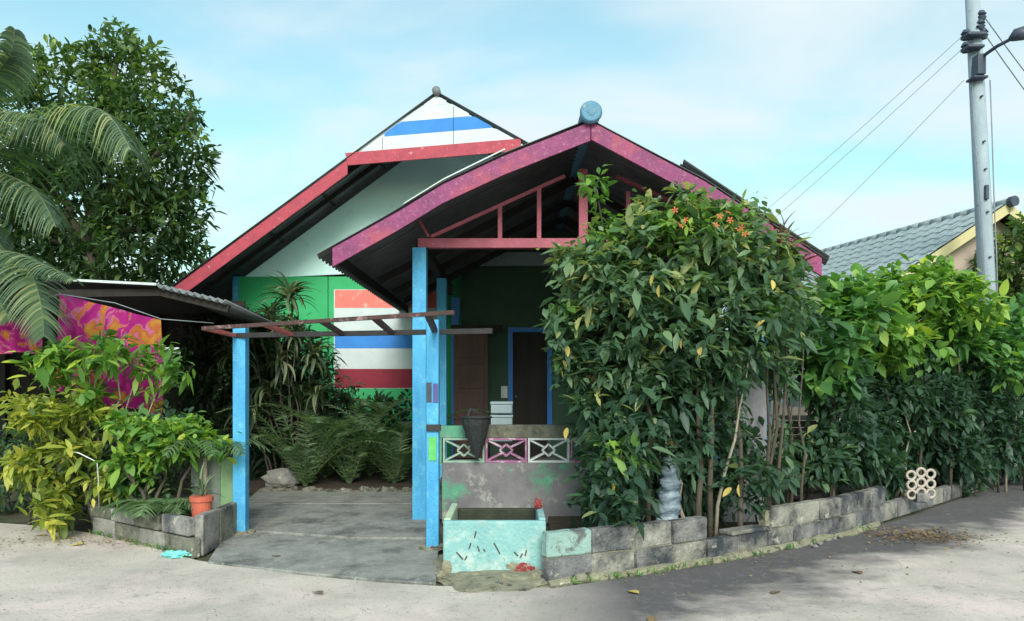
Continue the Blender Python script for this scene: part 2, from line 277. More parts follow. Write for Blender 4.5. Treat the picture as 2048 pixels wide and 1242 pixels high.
# ------------------------------------------------------------------ foliage
def nrm(a): return a / np.maximum(np.linalg.norm(a, axis=-1, keepdims=True), 1e-6)
def leaves_mesh(name, pos, d, Ln, Wd, tintv, mat, parent, droop=0.25, fold=0.25):
    pos = np.asarray(pos, float); d = nrm(np.asarray(d, float)); n = len(pos)
    up = nrm(np.array([0, 0, 1.0]) + RS.normal(0, .35, (n, 3))); s = nrm(np.cross(d, up)); u = np.cross(s, d)
    Ln = np.asarray(Ln)[:, None]; Wd = np.asarray(Wd)[:, None]
    g = np.array([0, 0, -1.0]) * Ln * droop
    b = pos; c = pos + d * Ln * .48 + g * .25 - u * Wd * fold * .4; lft = pos + d * Ln * .42 + s * Wd * .5 + g * .2 + u * Wd * fold * .3; rgt = pos + d * Ln * .42 - s * Wd * .5 + g * .2 + u * Wd * fold * .3
    l2 = pos + d * Ln * .74 + s * Wd * .34 + g * .55; r2 = pos + d * Ln * .74 - s * Wd * .34 + g * .55
    t = pos + d * Ln + g
    V = np.stack([b, lft, c, rgt, l2, r2, t], 1) - np.array(wpos(parent)); V = V.reshape(-1, 3)
    base = (np.arange(n) * 7)[:, None]
    tri = np.array([[0, 1, 2], [0, 2, 3], [1, 4, 2], [2, 4, 6], [2, 6, 5], [2, 5, 3]])
    T = (base[:, :, None] + tri[None]).reshape(-1, 3)
    me = bpy.data.meshes.new(name); me.vertices.add(len(V)); me.vertices.foreach_set('co', V.ravel())
    me.loops.add(T.size); me.loops.foreach_set('vertex_index', T.ravel().astype(np.int32))
    me.polygons.add(len(T)); me.polygons.foreach_set('loop_start', np.arange(0, T.size, 3, dtype=np.int32)); me.update()
    at = me.attributes.new('tint', 'FLOAT', 'FACE'); at.data.foreach_set('value', np.repeat(np.clip(tintv, 0, 1), 6).astype(np.float32))
    o = link(name, me, mat, parent); o['kind'] = 'stuff'; return o
_lm = {}
def leafmesh(kind, mat, wr):
    k = (kind, mat.name)
    if k not in _lm:
        mb = MB(); st = [0, .18, .42, .68, .88, 1]; wd = [.06, .75, 1, .8, .4, .02]
        for i, (s_, w_) in enumerate(zip(st, wd)):
            z = -.22 * s_ * s_; mb.v += [(s_, w_ * wr / 2, z + .10 * w_ * wr), (s_, 0, z), (s_, -w_ * wr / 2, z + .10 * w_ * wr)]
        for i in range(5):
            a = i * 3; mb.f += [(a, a+3, a+4, a+1), (a+1, a+4, a+5, a+2)]
        me = mesh_of(mb, kind, mat)
        for p in me.polygons: p.use_smooth = True
        _lm[k] = me
    return _lm[k]
def clusters(lobes, n, inner=.25, jit=.12):
    """cluster centres and outward directions spread over ellipsoid lobes (centre, radii)"""
    A = np.array([r[0]*r[1] + r[1]*r[2] + r[0]*r[2] for _, r in lobes]); pr = A / A.sum()
    idx = RS.choice(len(lobes), n * 2, p=pr); d = nrm(RS.normal(0, 1, (n*2, 3)))
    c = np.array([l[0] for l in lobes], float)[idx]; r = np.array([l[1] for l in lobes], float)[idx]
    sc = np.where(RS.rand(n*2) < inner, RS.uniform(.3, .85, n*2), RS.normal(1, jit, n*2))[:, None]
    p = c + d * r * sc; dd = nrm(d / r)
    # drop those that lie deep inside another lobe
    keep = np.ones(n*2, bool)
    for k, (cc, rr) in enumerate(lobes):
        q = np.linalg.norm((p - np.array(cc)) / np.array(rr), axis=1); keep &= ~((idx != k) & (q < .6) & (RS.rand(n*2) < .8))
    m = np.where(keep)[0][:n]; return p[m], dd[m]
def foliage(parent, key, lobes, n, per, Ln, ratio, parts=0, droop=.3, upb=.25, inner=.25, tbias=0, jit=.12, name='foliage', cond=None, topt=0, whorl=False):
    p, d = clusters(lobes, n, inner, jit)
    if cond is not None: m = cond(p); p = p[m]; d = d[m]
    n = len(p); zr = (p[:, 2] - p[:, 2].min()) / max(1e-3, np.ptp(p[:, 2]))
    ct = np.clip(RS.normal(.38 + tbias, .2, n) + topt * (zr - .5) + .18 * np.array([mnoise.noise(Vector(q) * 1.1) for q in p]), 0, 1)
    P_ = np.repeat(p, per, 0); D = np.repeat(d, per, 0); T = np.repeat(ct, per)
    m = len(P_)
    if whorl:                                                  # rosettes: leaves spread round the tip of a twig
        ax = nrm(D * .6 + np.repeat(RS.normal(0, .35, d.shape), per, 0) + np.array([0, 0, .45])); rv = RS.normal(0, 1, D.shape); rv = nrm(rv - ax * (rv * ax).sum(1, keepdims=True))
        D = nrm(rv + ax * RS.uniform(-.15, .9, (m, 1))); P_ = P_ + RS.normal(0, Ln * .10, P_.shape)
        loose = RS.rand(m) < .3; P_[loose] += RS.normal(0, Ln * .5, (loose.sum(), 3))
    else:
        D = nrm(D * .55 + RS.normal(0, .75, D.shape) + np.array([0, 0, upb])); P_ = P_ + RS.normal(0, Ln * .35, P_.shape)
    LL = Ln * np.clip(RS.lognormal(-.06, .3, m), .4, 1.8); T = T + RS.normal(0, .09, m)
    if parts:                                                  # the nearest leaves are objects of their own
        sc = P_[:, 1] + RS.rand(m) * 0.25 - .0 * P_[:, 2]; vis = np.argsort(sc); step = max(1, int(m * .22) // parts); sel = vis[: parts * step][::step][:parts]
        mesh = leafmesh('leaf', LM[key][1], ratio)
        for i in sel:
            q = Vector(D[i]).to_track_quat('X', 'Z').to_euler(); q.x += random.uniform(-.5, .5); s_ = LL[i] * 1.15
            piece('leaf', mesh, P_[i], q, parent, (s_, s_, s_))
        keep = np.ones(m, bool); keep[sel] = False; P_ = P_[keep]; D = D[keep]; LL = LL[keep]; T = T[keep]
    return leaves_mesh(name, P_, D, LL, LL * ratio, T, LM[key][0], parent, droop)
def limbs(parent, base, tips, r0, mat, name='branch', wob=.12):
    for t in tips:
        a = Vector(base); b_ = Vector(t); k = 6; pts = []
        for i in range(k + 1):
            f = i / k; q = a.lerp(b_, f); q.z = a.z + (b_.z - a.z) * (f ** .85); q += Vector((random.uniform(-1, 1), random.uniform(-1, 1), 0)) * wob * math.sin(f * math.pi) ; pts.append(q)
        MB().tube(pts, [r0 * (1 - .75 * i / k) for i in range(k + 1)], 7).build(name, mat, parent, smooth=True)
def plobe(px, py, r, Y, dr=None, ry=None): 
    q = P(px, py, Y); rr = r / F * Y; return ((q.x, q.y, q.z), (rr, dr or rr, (ry / F * Y) if ry else rr))
def straps(parent, c, n, Ln, wd, key, up=.5, droopk=.9, name='leaf', spread=math.pi*2, a0=0):
    """strap leaves radiating from a head, each leaf a part sharing four bent meshes"""
    k = ('strap', key, round(Ln, 2), round(wd, 3), droopk)
    if k not in _lm:
        ms = []
        for v in range(3):
            mb = MB(); z = 0; x = 0; e = .25 + .5 * v / 2; seg = 7
            for i in range(seg + 1):
                f = i / seg; w_ = wd / 2 * (math.sin(math.pi * (0.12 + .86 * f)) ** .7)
                mb.v += [(x, w_, z + w_ * .4), (x, 0, z), (x, -w_, z + w_ * .4)]
                ang = e - droopk * 2.0 * f; x += math.cos(ang) * Ln / seg; z += math.sin(ang) * Ln / seg
            for i in range(seg): a = i*3; mb.f += [(a, a+3, a+4, a+1), (a+1, a+4, a+5, a+2)]
            me = mesh_of(mb, 'leaf', LM[key][1]); [setattr(p, 'use_smooth', True) for p in me.polygons]; ms.append(me)
        _lm[k] = ms
    for i in range(n):
        el = random.uniform(-.35, 1) ** 1 * up * 1.6; az_ = a0 + random.uniform(0, spread)
        s_ = random.uniform(.65, 1.1); piece(name, random.choice(_lm[k]), Vector(c) + Vector((0, 0, random.uniform(-.06, .06))), (random.uniform(-.3, .3), -el, az_), parent, (s_, s_, s_))
def frond(parent, path, lmax, key, n=46, droop=.7, wd=.022, name='frond', side=(1, -1), fwd=.5):
    """a feather leaf: rachis plus narrow leaflets bending down"""
    path = [Vector(p) for p in path]
    def at(f):
        x = f * (len(path) - 1); i = min(int(x), len(path) - 2); t = x - i
        p0 = path[max(i-1, 0)]; p1 = path[i]; p2 = path[i+1]; p3 = path[min(i+2, len(path)-1)]
        return .5 * ((2*p1) + (p2-p0)*t + (2*p0-5*p1+4*p2-p3)*t*t + (3*p1-p0-3*p2+p3)*t**3)
    mb = MB(); pts = [at(i / 16) for i in range(17)]; mb.tube(pts, [.018 * (1 - .8 * i / 16) * max(.35, lmax) for i in range(17)], 5)
    tv = []; nf0 = len(mb.f); tv += [.85] * nf0
    for i in range(n):
        f = .06 + .93 * i / (n - 1); p = at(f); d = (at(min(1, f + .02)) - at(f - .02)).normalized()
        sd = d.cross(Vector((0, 0, 1)));
        sd = sd.normalized() if sd.length > .05 else Vector((1, 0, 0))
        ll = lmax * (math.sin(math.pi * min(1, .18 + f * .78)) ** .7) * random.uniform(.85, 1.08)
        for s_ in side:
            q = p.copy(); dr = (sd * s_ + d * fwd * (0.5 + f) + Vector((0, 0, .25)) + Vector((random.uniform(-.12, .12),) * 3)).normalized(); k = 5; nn = []
            wv = d.cross(dr).cross(dr).normalized() if d.cross(dr).length > .01 else d
            for j in range(k + 1):
                g = j / k; ww = wd * (1 - g ** 2) * .5 + .001; nn += [q + d * ww, q - d * ww]
                dr = (dr + Vector((0, 0, -droop * 2 / k))).normalized(); q = q + dr * ll / k
            mb.add(nn, [(2*j, 2*j+1, 2*j+3, 2*j+2) for j in range(k)]); tv += [min(1, max(0, random.gauss(.45 + .25 * (s_ > 0), .18)))] * k
    me = bpy.data.meshes.new(name); o0 = wpos(parent); me.from_pydata([tuple(Vector(v) - o0) for v in mb.v], [], mb.f); me.update()
    a = me.attributes.new('tint', 'FLOAT', 'FACE'); a.data.foreach_set('value', tv)
    return link(name, me, LM[key][0], parent)

def blob(name, c, rx_, ry_, rz_, mat, parent, n=10, am=.25, origin=None, sd=0):
    mb = MB(); 
    for i in range(n + 1):
        th = math.pi * i / n
        for k in range(n * 2):
            ph = math.pi * k / n; v = Vector((math.sin(th)*math.cos(ph), math.sin(th)*math.sin(ph), math.cos(th))); f = 1 + am * mnoise.noise(v * 2.2 + Vector((sd * 3.3, sd, 0))) + am * .5 * mnoise.noise(v * 5 + Vector((sd, 0, 0)))
            mb.v.append((c[0] + v.x*rx_*f, c[1] + v.y*ry_*f, c[2] + v.z*rz_*f))
    for i in range(n):
        for k in range(n*2): k2 = (k+1) % (n*2); a = i*n*2; mb.f.append((a+k, a+k2, a+n*2+k2, a+n*2+k))
    return mb.build(name, mat, parent, origin=origin)
# ================================================================== GROUND
def sheet(name, poly, z, mat):
    mb = MB(); mb.add([(x, y, z) for x, y in poly], [tuple(range(len(poly)))]); return tag(mb.build(name, mat), kind='structure')
sheet('ground', [(-400, -100), (400, -100), (400, 700), (-400, 700)], -0.03, GRND)
edge = [G(0, 1046), G(90, 1052), G(180, 1066), G(300, 1092), G(392, 1120), G(440, 1128), G(600, 1150), G(760, 1165), G(880, 1172), G(1109, 1176), G(1275, 1152), G(1449, 1125), G(1571, 1100), G(1700, 1072), G(1757, 1052), G(1835, 1027), G(1978, 980), G(2048, 952)]
ep = [(p.x, p.y) for p in edge]
e0 = (-30, 20); e1 = (ep[-1][0] + 12, ep[-1][1] + 11)
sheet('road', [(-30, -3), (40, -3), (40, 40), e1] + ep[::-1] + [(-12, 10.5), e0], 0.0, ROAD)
# concrete apron through the gate, poured in bays with open joints
def slab(name, poly, z0, z1, mat, parent, rough=0.0):
    mb = MB().prism(poly, 'z', z0, z1); return mb.build(name, mat, parent, bevel=.008)
ap = tag(thing('paving', (-2, 8, 0), None, None), kind='structure')
def g2(px, py): q = G(px, py); return (q.x, q.y)
slab('slab', [g2(415, 1127), g2(600, 1148), g2(760, 1163), g2(872, 1170), g2(878, 1083), g2(700, 1082), g2(455, 1064)], -.02, .018, SLAB, ap)
slab('slab', [g2(456, 1062), g2(700, 1080), g2(880, 1081), (-.98, 9.6), (-3.45, 9.6), (-3.2, 7.75)], -.02, .03, SLAB, ap)
slab('slab', [(-.98, 9.615), (-.98, 11.3), (-3.75, 11.3), (-3.45, 9.615)], -.02, .034, SLAB, ap)
slab('slab', [(-.98, 11.315), (-.98, 12.3), (-3.95, 12.3), (-3.75, 11.315)], -.02, .03, SLAB, ap)

# ================================================================== HOUSE
H = thing('house', (-1, 13, 0), 'green and pale aqua house with red trimmed gables and a flag painted on its wall', 'house')
WY = 13.5
def px2(px, py, Y): q = P(px, py, Y); return (q.x, q.z)
wallL = P(466, 0, WY).x; zb = P(0, 553, WY).z
apex = P(873, 184, 12.15)
sl_ = .735
def roofz(x, y): return apex.z - sl_ * (apex.x - x) if x < apex.x else apex.z - .56 * (x - apex.x)
# lower green wall in panels, upper pale wall
for a, b_ in ((wallL + .1, P(656, 0, WY).x - .006), (P(656, 0, WY).x + .006, -.9)):
    MB().box((a, WY, 0), (b_, WY + .12, zb)).build('wall_panel', GREEN, H, bevel=.006)
ux = wallL + .0
MB().prism([(ux, zb - .05), (3.0, zb - .05), (3.0, roofz(3.0, 0) - .1), (apex.x, apex.z - .16), (ux, roofz(ux, 0) - .16)], 'y', WY + .004, WY + .115).build('upper_wall', WHITEW, H)
MB().box((wallL, WY - .03, 0), (wallL + .1, WY + .13, zb + .0)).build('corner_post', BLUE, H, bevel=.005)
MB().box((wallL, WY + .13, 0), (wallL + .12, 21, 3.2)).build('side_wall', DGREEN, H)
# painted flag, five stripes proud of the wall by a coat of plaster
mural = MB().box((P(668, 0, WY).x, WY - .004, P(0, 777, WY).z), (-1.19, WY - .001, P(0, 579, WY).z)).build('mural', FWH, H)
for y0, y1, mt in ((580, 616, FRED), (616, 665, FWH), (665, 697, FBL), (697, 738, FWH), (738, 776, FDRED)):
    MB().box((P(670, 0, WY).x, WY - .012, P(0, y1, WY).z + .002), (-1.2, WY - .005, P(0, y0, WY).z)).build('stripe', mt, mural)
# main roof
def corr_sheets(parent, prof, y0, y1, wsheet, mat, pitch=.15, amp=.018, thick=.0, name='roof_sheet', overlap=.03, jit=.004):
    """corrugated sheets laid side by side along y over the profile (x,z) polyline"""
    y = y0; k = 0
    while y < y1 - .01:
        ye = min(y + wsheet, y1); mb = MB(); ny = max(4, int((ye + overlap - y) / (pitch / 6))); nP = len(prof)
        dz = random.uniform(-jit, jit) + (k % 2) * .006
        for i in range(ny + 1):
            yy = y + (ye + overlap - y) * i / ny; z = amp * math.cos(2 * math.pi * yy / pitch) + dz
            for (x, zz_) in prof: mb.v.append((x, yy, zz_ + z))
        for i in range(ny):
            for j in range(nP - 1): a = i*nP + j; mb.f.append((a, a+1, a+nP+1, a+nP))
        o = mb.build(name, mat, parent, smooth=True); s = o.modifiers.new('solid', 'SOLIDIFY'); s.thickness = .007; y = ye; k += 1
ex = P(346, 0, 12.15).x
corr_sheets(H, [(ex - .06, roofz(ex - .06, 0)), ((ex + apex.x) / 2, roofz((ex + apex.x) / 2, 0)), (apex.x, apex.z)], 12.12, 20.5, 1.0, ROOFG)
corr_sheets(H, [(apex.x, apex.z), (3.6, roofz(3.6, 0))], 12.12, 20.5, 1.0, ROOFG)
MB().tube([(apex.x, 12.1, apex.z + .01), (apex.x, 20.5, apex.z + .01)], .07, 10).build('ridge_cap', ROOFG, H, smooth=True)
def board(pts, h, y, t, mat, parent, name='barge_board', gap=0.0):
    """a board whose top edge follows pts (x,z) in the plane y, vertical depth h"""
    top = [(x, z - gap) for x, z in pts]; bot = [(x, z - gap - h) for x, z in pts][::-1]
    return MB().prism(top + bot, 'y', y, y + t).build(name, mat, parent, bevel=.004)
FY = 12.15
k1 = px2(695, 303, FY)
board([(ex, roofz(ex, 0)), (k1[0], roofz(k1[0], 0))], .235, FY, .03, RED, H, gap=.035)
b0 = px2(690, 306, FY); b1 = px2(1042, 277, FY)
MB().prism([b0, b1, (b1[0], b1[1] - .2), (b0[0] + .05, b0[1] - .2)], 'y', FY - .006, FY + .026).build('gable_beam', RED, H, bevel=.004)
# gablet filled with painted boards : white, blue, white
gab = MB().prism([(b0[0] + .05, b0[1]), (apex.x, apex.z - .06), (b1[0] + .1, roofz(b1[0] + .1, 0) - .06)], 'y', FY + .03, FY + .05).build('gablet', FWH, H)
def clipb(z0l, z0r, z1l, z1r, mat, pa):
    """one gablet board between two slanting lines, cut to the roof"""
    xl, xr = b0[0] - .0, b1[0] + .8; f = lambda a, b_, x: a + (b_ - a) * (x - xl) / (xr - xl)
    lo, hi = [], []
    for i in range(41):
        x = xl + (xr - xl) * i / 40; r = roofz(x, 0) - .05; zl = f(z0l, z0r, x); zh = min(f(z1l, z1r, x), r)
        if zh > zl + .004: lo.append((x, zl)); hi.append((x, zh))
    if len(lo) > 1: MB().prism(lo + hi[::-1], 'y', FY + .006, FY + .028).build('gablet_board', mat, pa)
rr_ = (b1[0] + .8 - b0[0]) / (b1[0] - b0[0]); sl2 = (b1[1] - b0[1]) * rr_
zA = b0[1]
for o0_, o1_, mt in ((.0, .215, FWH), (.215, .43, FBL), (.43, .66, FWH), (.66, 1.2, FWH)):
    clipb(zA + o0_ + .003, zA + sl2 + o0_ + .003, zA + o1_, zA + sl2 + o1_, mt, gab)
for x_ in (-2.1, -.95):
    zt_ = roofz(x_, 0) - .08; MB().box((x_ - .004, FY + .003, zA + .05), (x_ + .004, FY + .0055, zt_)).build('board_joint', DWOOD, gab)
for yy in (12.5, 13.0):   # purlins and rafters under the overhang
    MB().bar((ex + .15, yy, roofz(ex + .15, 0) - .09), (apex.x, yy, apex.z - .09), .045, .08).build('rafter', DWOOD, H)
for xx in (-4.9, -4.1, -3.2, -2.3):
    MB().bar((xx, 12.2, roofz(xx, 0) - .05), (xx, 13.5, roofz(xx, 0) - .05), .04, .04).build('purlin', DWOOD, H)

# ---- porch
PY = 7.8; BY = 8.55
prof_px = [(634, 512), (760, 441), (887, 366), (1010, 308), (1180, 241), (1327, 318), (1409, 360), (1482, 408), (1570, 466), (1657, 523)]
prof = [px2(a, b_, PY) for a, b_ in prof_px]
corr_sheets(H, prof[:5], PY - .02, 13.6, .95, ROOFD, amp=.02)
corr_sheets(H, prof[4:], PY - .02, 13.6, .95, ROOFD, amp=.02)
# raised rear sheets over the right side that show as a second edge
pr2 = [px2(1368, 322, PY), px2(1480, 396, PY), px2(1570, 457, PY), px2(1660, 516, PY)]
corr_sheets(H, pr2, PY + .0, 12.6, 1.2, ROOFD, amp=.02, name='cover_sheet')
bl = [px2(667, 494, PY), px2(798, 421, PY), px2(887, 367, PY), px2(1010, 310, PY), px2(1180, 243, PY)]
brg = [px2(1181.5, 242, PY), px2(1327, 320, PY), px2(1409, 362, PY), px2(1482, 410, PY), px2(1570, 468, PY), px2(1640, 514, PY)]
board(bl, .195, PY - .05, .03, PURP, H, gap=.02); board(brg, .19, PY - .05, .03, PURP, H, gap=.02)
MB().bar((prof[2][0], PY - .03, prof[2][1] + .028), (prof[3][0], PY - .03, prof[3][1] + .04), .03, .012).bar((prof[1][0] + .25, PY - .03, prof[1][1] + .165), (prof[2][0], PY - .03, prof[2][1] + .028), .03, .01).build('flashing', PALE, H)
MB().bar((bl[0][0] + .02, PY - .02, bl[0][1] - .11), (bl[0][0] + .02, 13.2, bl[0][1] - .11), .03, .12).build('eave_board', DWOOD, H)
rx, rz = prof[4]
rc = MB().tube([(rx, PY - .1, rz + .05), (rx, 13.4, rz + .05)], .105, 20).build('ridge_cap', RIDGE, H, bevel=.006)
MB().tube([(rx, PY - .135, rz + .05), (rx, PY - .101, rz + .05)], [.098, .12], 24).build('cap_end', RIDGE, rc, bevel=.008)
MB().tube([(rx, PY - .142, rz + .05), (rx, PY - .136, rz + .05)], [.03, .05], 20).build('cap_boss', RIDGE, rc)
# porch frame: posts, tie beam, truss
zt = P(0, 497, BY).z
pxl = P(840, 0, BY).x
def post(x, y, s, z0, z1, mat=BLUE): return MB().box((x - s/2, y - s/2, z0), (x + s/2, y + s/2, z1)).build('porch_post', mat, H, bevel=.006)
rxp = 2.85
for x in (pxl, rxp):
    post(x, BY, .155, 0.0, zt)
    post(x + .04, 10.8, .14, 0.0, 3.08)
    post(x + .08, 12.88, .14, 0.0, 3.05, DBLUE)
MB().box((pxl - .02, BY - .05, zt), (rxp + .1, BY + .05, P(0, 478, BY).z)).build('tie_beam', PINK, H, bevel=.004)
for x in (pxl, rxp): MB().box((x - .05, BY + .06, zt), (x + .05, 13.0, zt + .12)).build('side_beam', DWOOD, H)
def truss(a, b_, w_, h_, mt=PINK, y=BY): p = P(*a, y); q = P(*b_, y); return MB().bar(p, q, w_, h_, (0, 1, 0)).build('truss_strut', mt, H, bevel=.003)
for xx, yt in ((1000, 410), (1078, 374), (1256, 384), (1350, 420)): truss((xx, 478), (xx, yt), .05, .06)
truss((1166, 478), (1166, 340), .1, .1); truss((862, 474), (1130, 352), .04, .045); truss((838, 440), (858, 474), .03, .04); truss((1500, 476), (1232, 352), .04, .045)
for yy in (9.7, 10.9, 12.0):
    MB().bar((prof[0][0] + .3, yy, prof[0][1] - .0), (rx, yy, rz - .1), .05, .09).build('rafter', DWOOD, H)
    MB().bar((prof[-1][0] - .3, yy, prof[-1][1] - .0), (rx, yy, rz - .1), .05, .09).build('rafter', DWOOD, H)
# porch floor and back wall
MB().box((pxl + .09, BY + .12, 0), (rxp, 13.0, .3)).build('porch_floor', CONC2, H)
DW = 12.95
dx0, dx1 = P(1017, 0, DW).x, P(1103, 0, DW).x; dzt = P(0, 655, DW).z
def porchz(x):
    for (xa_, za_), (xb_, zb_) in zip(prof, prof[1:]):
        if xa_ <= x <= xb_: return za_ + (zb_ - za_) * (x - xa_) / (xb_ - xa_) - .03
    return 2.9
def wallpoly(x0, x1, z0): xs = [x0] + [p[0] for p in prof if x0 < p[0] < x1] + [x1]; return [(x0, z0)] + [(x, porchz(x)) for x in xs] + [(x1, z0)]
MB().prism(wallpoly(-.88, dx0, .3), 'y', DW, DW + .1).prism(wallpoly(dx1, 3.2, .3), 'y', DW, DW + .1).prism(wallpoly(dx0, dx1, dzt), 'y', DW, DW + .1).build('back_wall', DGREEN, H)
door = MB().box((dx0 + .07, DW + .03, .3), (dx1 - .07, DW + .07, dzt - .07)).build('door', DWOOD, H)
MB().box((dx0 - .01, DW - .03, .95), (dx0 + .075, DW + .03, dzt)).box((dx0 + .075, DW - .03, dzt - .08), (dx1 - .075, DW + .03, dzt)).box((dx1 - .075, DW - .03, .6), (dx1 + .01, DW + .03, dzt)).build('door_frame', DBLUE, door, bevel=.004)
MB().tube([(dx0 + .13, DW - .02, 1.35), (dx0 + .13, DW + .03, 1.35)], .025, 10).build('handle', STEEL, door)
q0, q1 = P(908, 0, 12.6).x, P(976, 0, 12.6).x
d2 = MB().box((q0, 12.6, .32), (q1, 12.64, P(0, 662, 12.6).z)).build('shutter', BROWN, H, bevel=.004)
for i in range(4): MB().box((q0 + .06, 12.588, .45 + i * .52), (q1 - .06, 12.599, .86 + i * .52)).build('panel', BROWN, d2, bevel=.006)
MB().box((q0 - .05, 12.56, P(0, 662, 12.6).z + .002), (q1 + .25, 12.66, P(0, 650, 12.6).z)).build('lintel', DWOOD, H)
MB().box((P(920, 0, DW).x, DW - .05, P(0, 532, DW).z), (P(1230, 0, DW).x, DW - .005, P(0, 505, DW).z)).build('fascia_panel', GREYP, H)
sw = MB().box((P(1002, 0, DW).x, DW - .03, P(0, 796, DW).z), (P(1015, 0, DW).x, DW - .002, P(0, 772, DW).z)).build('switch_box', WHITE, H, bevel=.003)
# curtain on the porch
def cloth(name, c00, c10, c01, c11, mat, parent=None, fold=.05, nf=6, nu=50, nv=18, origin=None):
    mb = MB()
    for j in range(nv + 1):
        for i in range(nu + 1):
            u, v = i / nu, j / nv; p = (Vector(c00) * (1-u) + Vector(c10) * u) * (1-v) + (Vector(c01) * (1-u) + Vector(c11) * u) * v
            p.y += fold * math.sin(u * nf * 2 * math.pi + 1.5 * math.sin(v * 3)) * (.4 + v) + .04 * mnoise.noise(Vector((u * 6, v * 4, 3)))
            p.z += .05 * mnoise.noise(Vector((u * 3, 7, v * 2))); mb.v.append(tuple(p))
    for j in range(nv):
        for i in range(nu): a = j*(nu+1)+i; mb.f.append((a, a+1, a+nu+2, a+nu+1))
    return mb.build(name, mat, parent, smooth=True, origin=origin)
cu = cloth('curtain', P(1178, 640, 11.5), P(1215, 640, 11.5), P(1180, 850, 11.5), P(1212, 850, 11.5), pm('red curtain', (0.3, 0.02, 0.03), None, 5, .9, .1), None, .02, 3, origin=P(1190, 850, 11.5))
tag(cu, 'dark red curtain hanging on the porch behind the big shrub', 'curtain')

# ---- parapet with breeze blocks
PW = thing('parapet_wall', (.9, 8.45, 0), 'stained grey and green porch parapet with a row of patterned breeze blocks', 'wall')
y0, y1 = 8.38, 8.52; xa = P(884, 0, 8.4).x; xb = 2.75
zl, zh, zc = P(0, 925, 8.4).z, P(0, 876, 8.4).z, P(0, 850, 8.4).z
MB().box((xa, y0, 0), (xb, y1, zl)).build('wall_base', PARA, PW, bevel=.01)
MB().box((P(862, 0, 8.4).x, y0 - .005, zh), (P(932, 0, 8.4).x, y1 + .005, zc - .01)).build('wall_cap', PARAG, PW, bevel=.01)
MB().box((P(932, 0, 8.4).x + .002, y0 - .002, zh), (xb, y1, zc)).build('wall_cap', CONC2, PW, bevel=.01)
MB().box((P(862, 0, 8.4).x, y0 - .01, zl - .01), (xa, y1, zh)).build('wall_end', PARAG, PW)
def breeze(x0, x1, mat):
    t = .022; w_ = x1 - x0; h = zh - zl; cx_, cz = (x0 + x1)/2, (zl + zh)/2; ya, yb = y0 - .004, y1 - .01
    mb = MB().box((x0, ya, zl), (x0 + t, yb, zh)).box((x1 - t, ya, zl), (x1, yb, zh)).box((x0 + t, ya, zl), (x1 - t, yb, zl + t)).box((x0 + t, ya, zh - t), (x1 - t, yb, zh))
    ym = (ya + yb) / 2; r = h * .24
    for sx in (-1, 1):
        for sz in (-1, 1):
            mb.bar((cx_ + sx * (w_/2 - t), ym, cz + sz * (h/2 - t)), (cx_ + sx * r * .75, ym, cz + sz * r * .5), yb - ya - .02, .02, (0, 0, 1))
            mb.bar((cx_ + sx * r * 1.1, ym, cz), (cx_, ym, cz + sz * r), yb - ya - .03, .02, (0, 0, 1))
    return mb.build('breeze_block', mat, PW, bevel=.002)
bw = .475; xx = xa + .012
GB = pm('greenish breeze block', (0.4, 0.5, 0.45), (0.25, 0.4, 0.33), 9, .7, .2)
for i, mt in enumerate((GB, MAGB, WHITE, MAGB, WHITE, WHITE, GB)):
    breeze(xx, xx + bw - .01, mt); xx += bw
HB = thing('hanging_basket', P(953, 915, 8.2), 'dark cone shaped woven basket hanging in front of the porch breeze blocks', 'basket')
c = P(953, 850, 8.2)
MB().tube([P(955, 918, 8.2), P(955, 905, 8.2), P(954, 880, 8.2), P(952, 850, 8.2), P(952, 835, 8.2)], [.015, .05, .1, .15, .16], 14).build('cone', BASKET, HB, bevel=.004)
MB().tube([c + Vector((.16*math.cos(a*math.pi/8), .16*math.sin(a*math.pi/8), .085)) for a in range(17)], .012, 6).build('rim', BASKET, HB, smooth=True)
MB().tube([c + Vector((-.1, .1, .09)), c + Vector((-.08, .2, .17)), c + Vector((0, .24, .13))], .008, 5).build('hook', STEEL, HB)
for (x_, y_, a_, b__) in ((980, 848, 803, 826), (980, 848, 829, 850)):
    q = P(1003, y_, 9.3)
    cr = thing('storage_box', P(1003, b__, 9.3), 'upper grey blue box of the pair stacked behind the porch parapet' if a_ == 803 else 'lower grey blue box of the pair stacked behind the porch parapet', 'box', 'grey blue boxes on the porch')
    xl_, xr_ = P(981, 0, 9.3).x, P(1026, 0, 9.3).x; zt_, zb_ = P(0, a_, 9.3).z, P(0, b__, 9.3).z
    if a_ != 803: zb_ = .86
    MB().box((xl_ + .008, 9.15, zb_), (xr_ - .008, 9.5, zt_ - .035)).build('tub', GREYP, cr, bevel=.01); MB().box((xl_, 9.14, zt_ - .034), (xr_, 9.51, zt_)).build('lid', GREYP, cr, bevel=.008)
BN = thing('bench', (P(1003, 0, 9.3).x, 9.33, .3), 'dark wooden bench standing behind the parapet under the boxes', 'bench')
MB().box((-.35, 9.1, .82), (.25, 9.55, .858)).build('seat', DWOOD, BN)
for x_ in (-.32, .18):
    for y_ in (9.12, 9.5): MB().box((x_, y_, .3), (x_ + .04, y_ + .04, .819)).build('leg', DWOOD, BN)

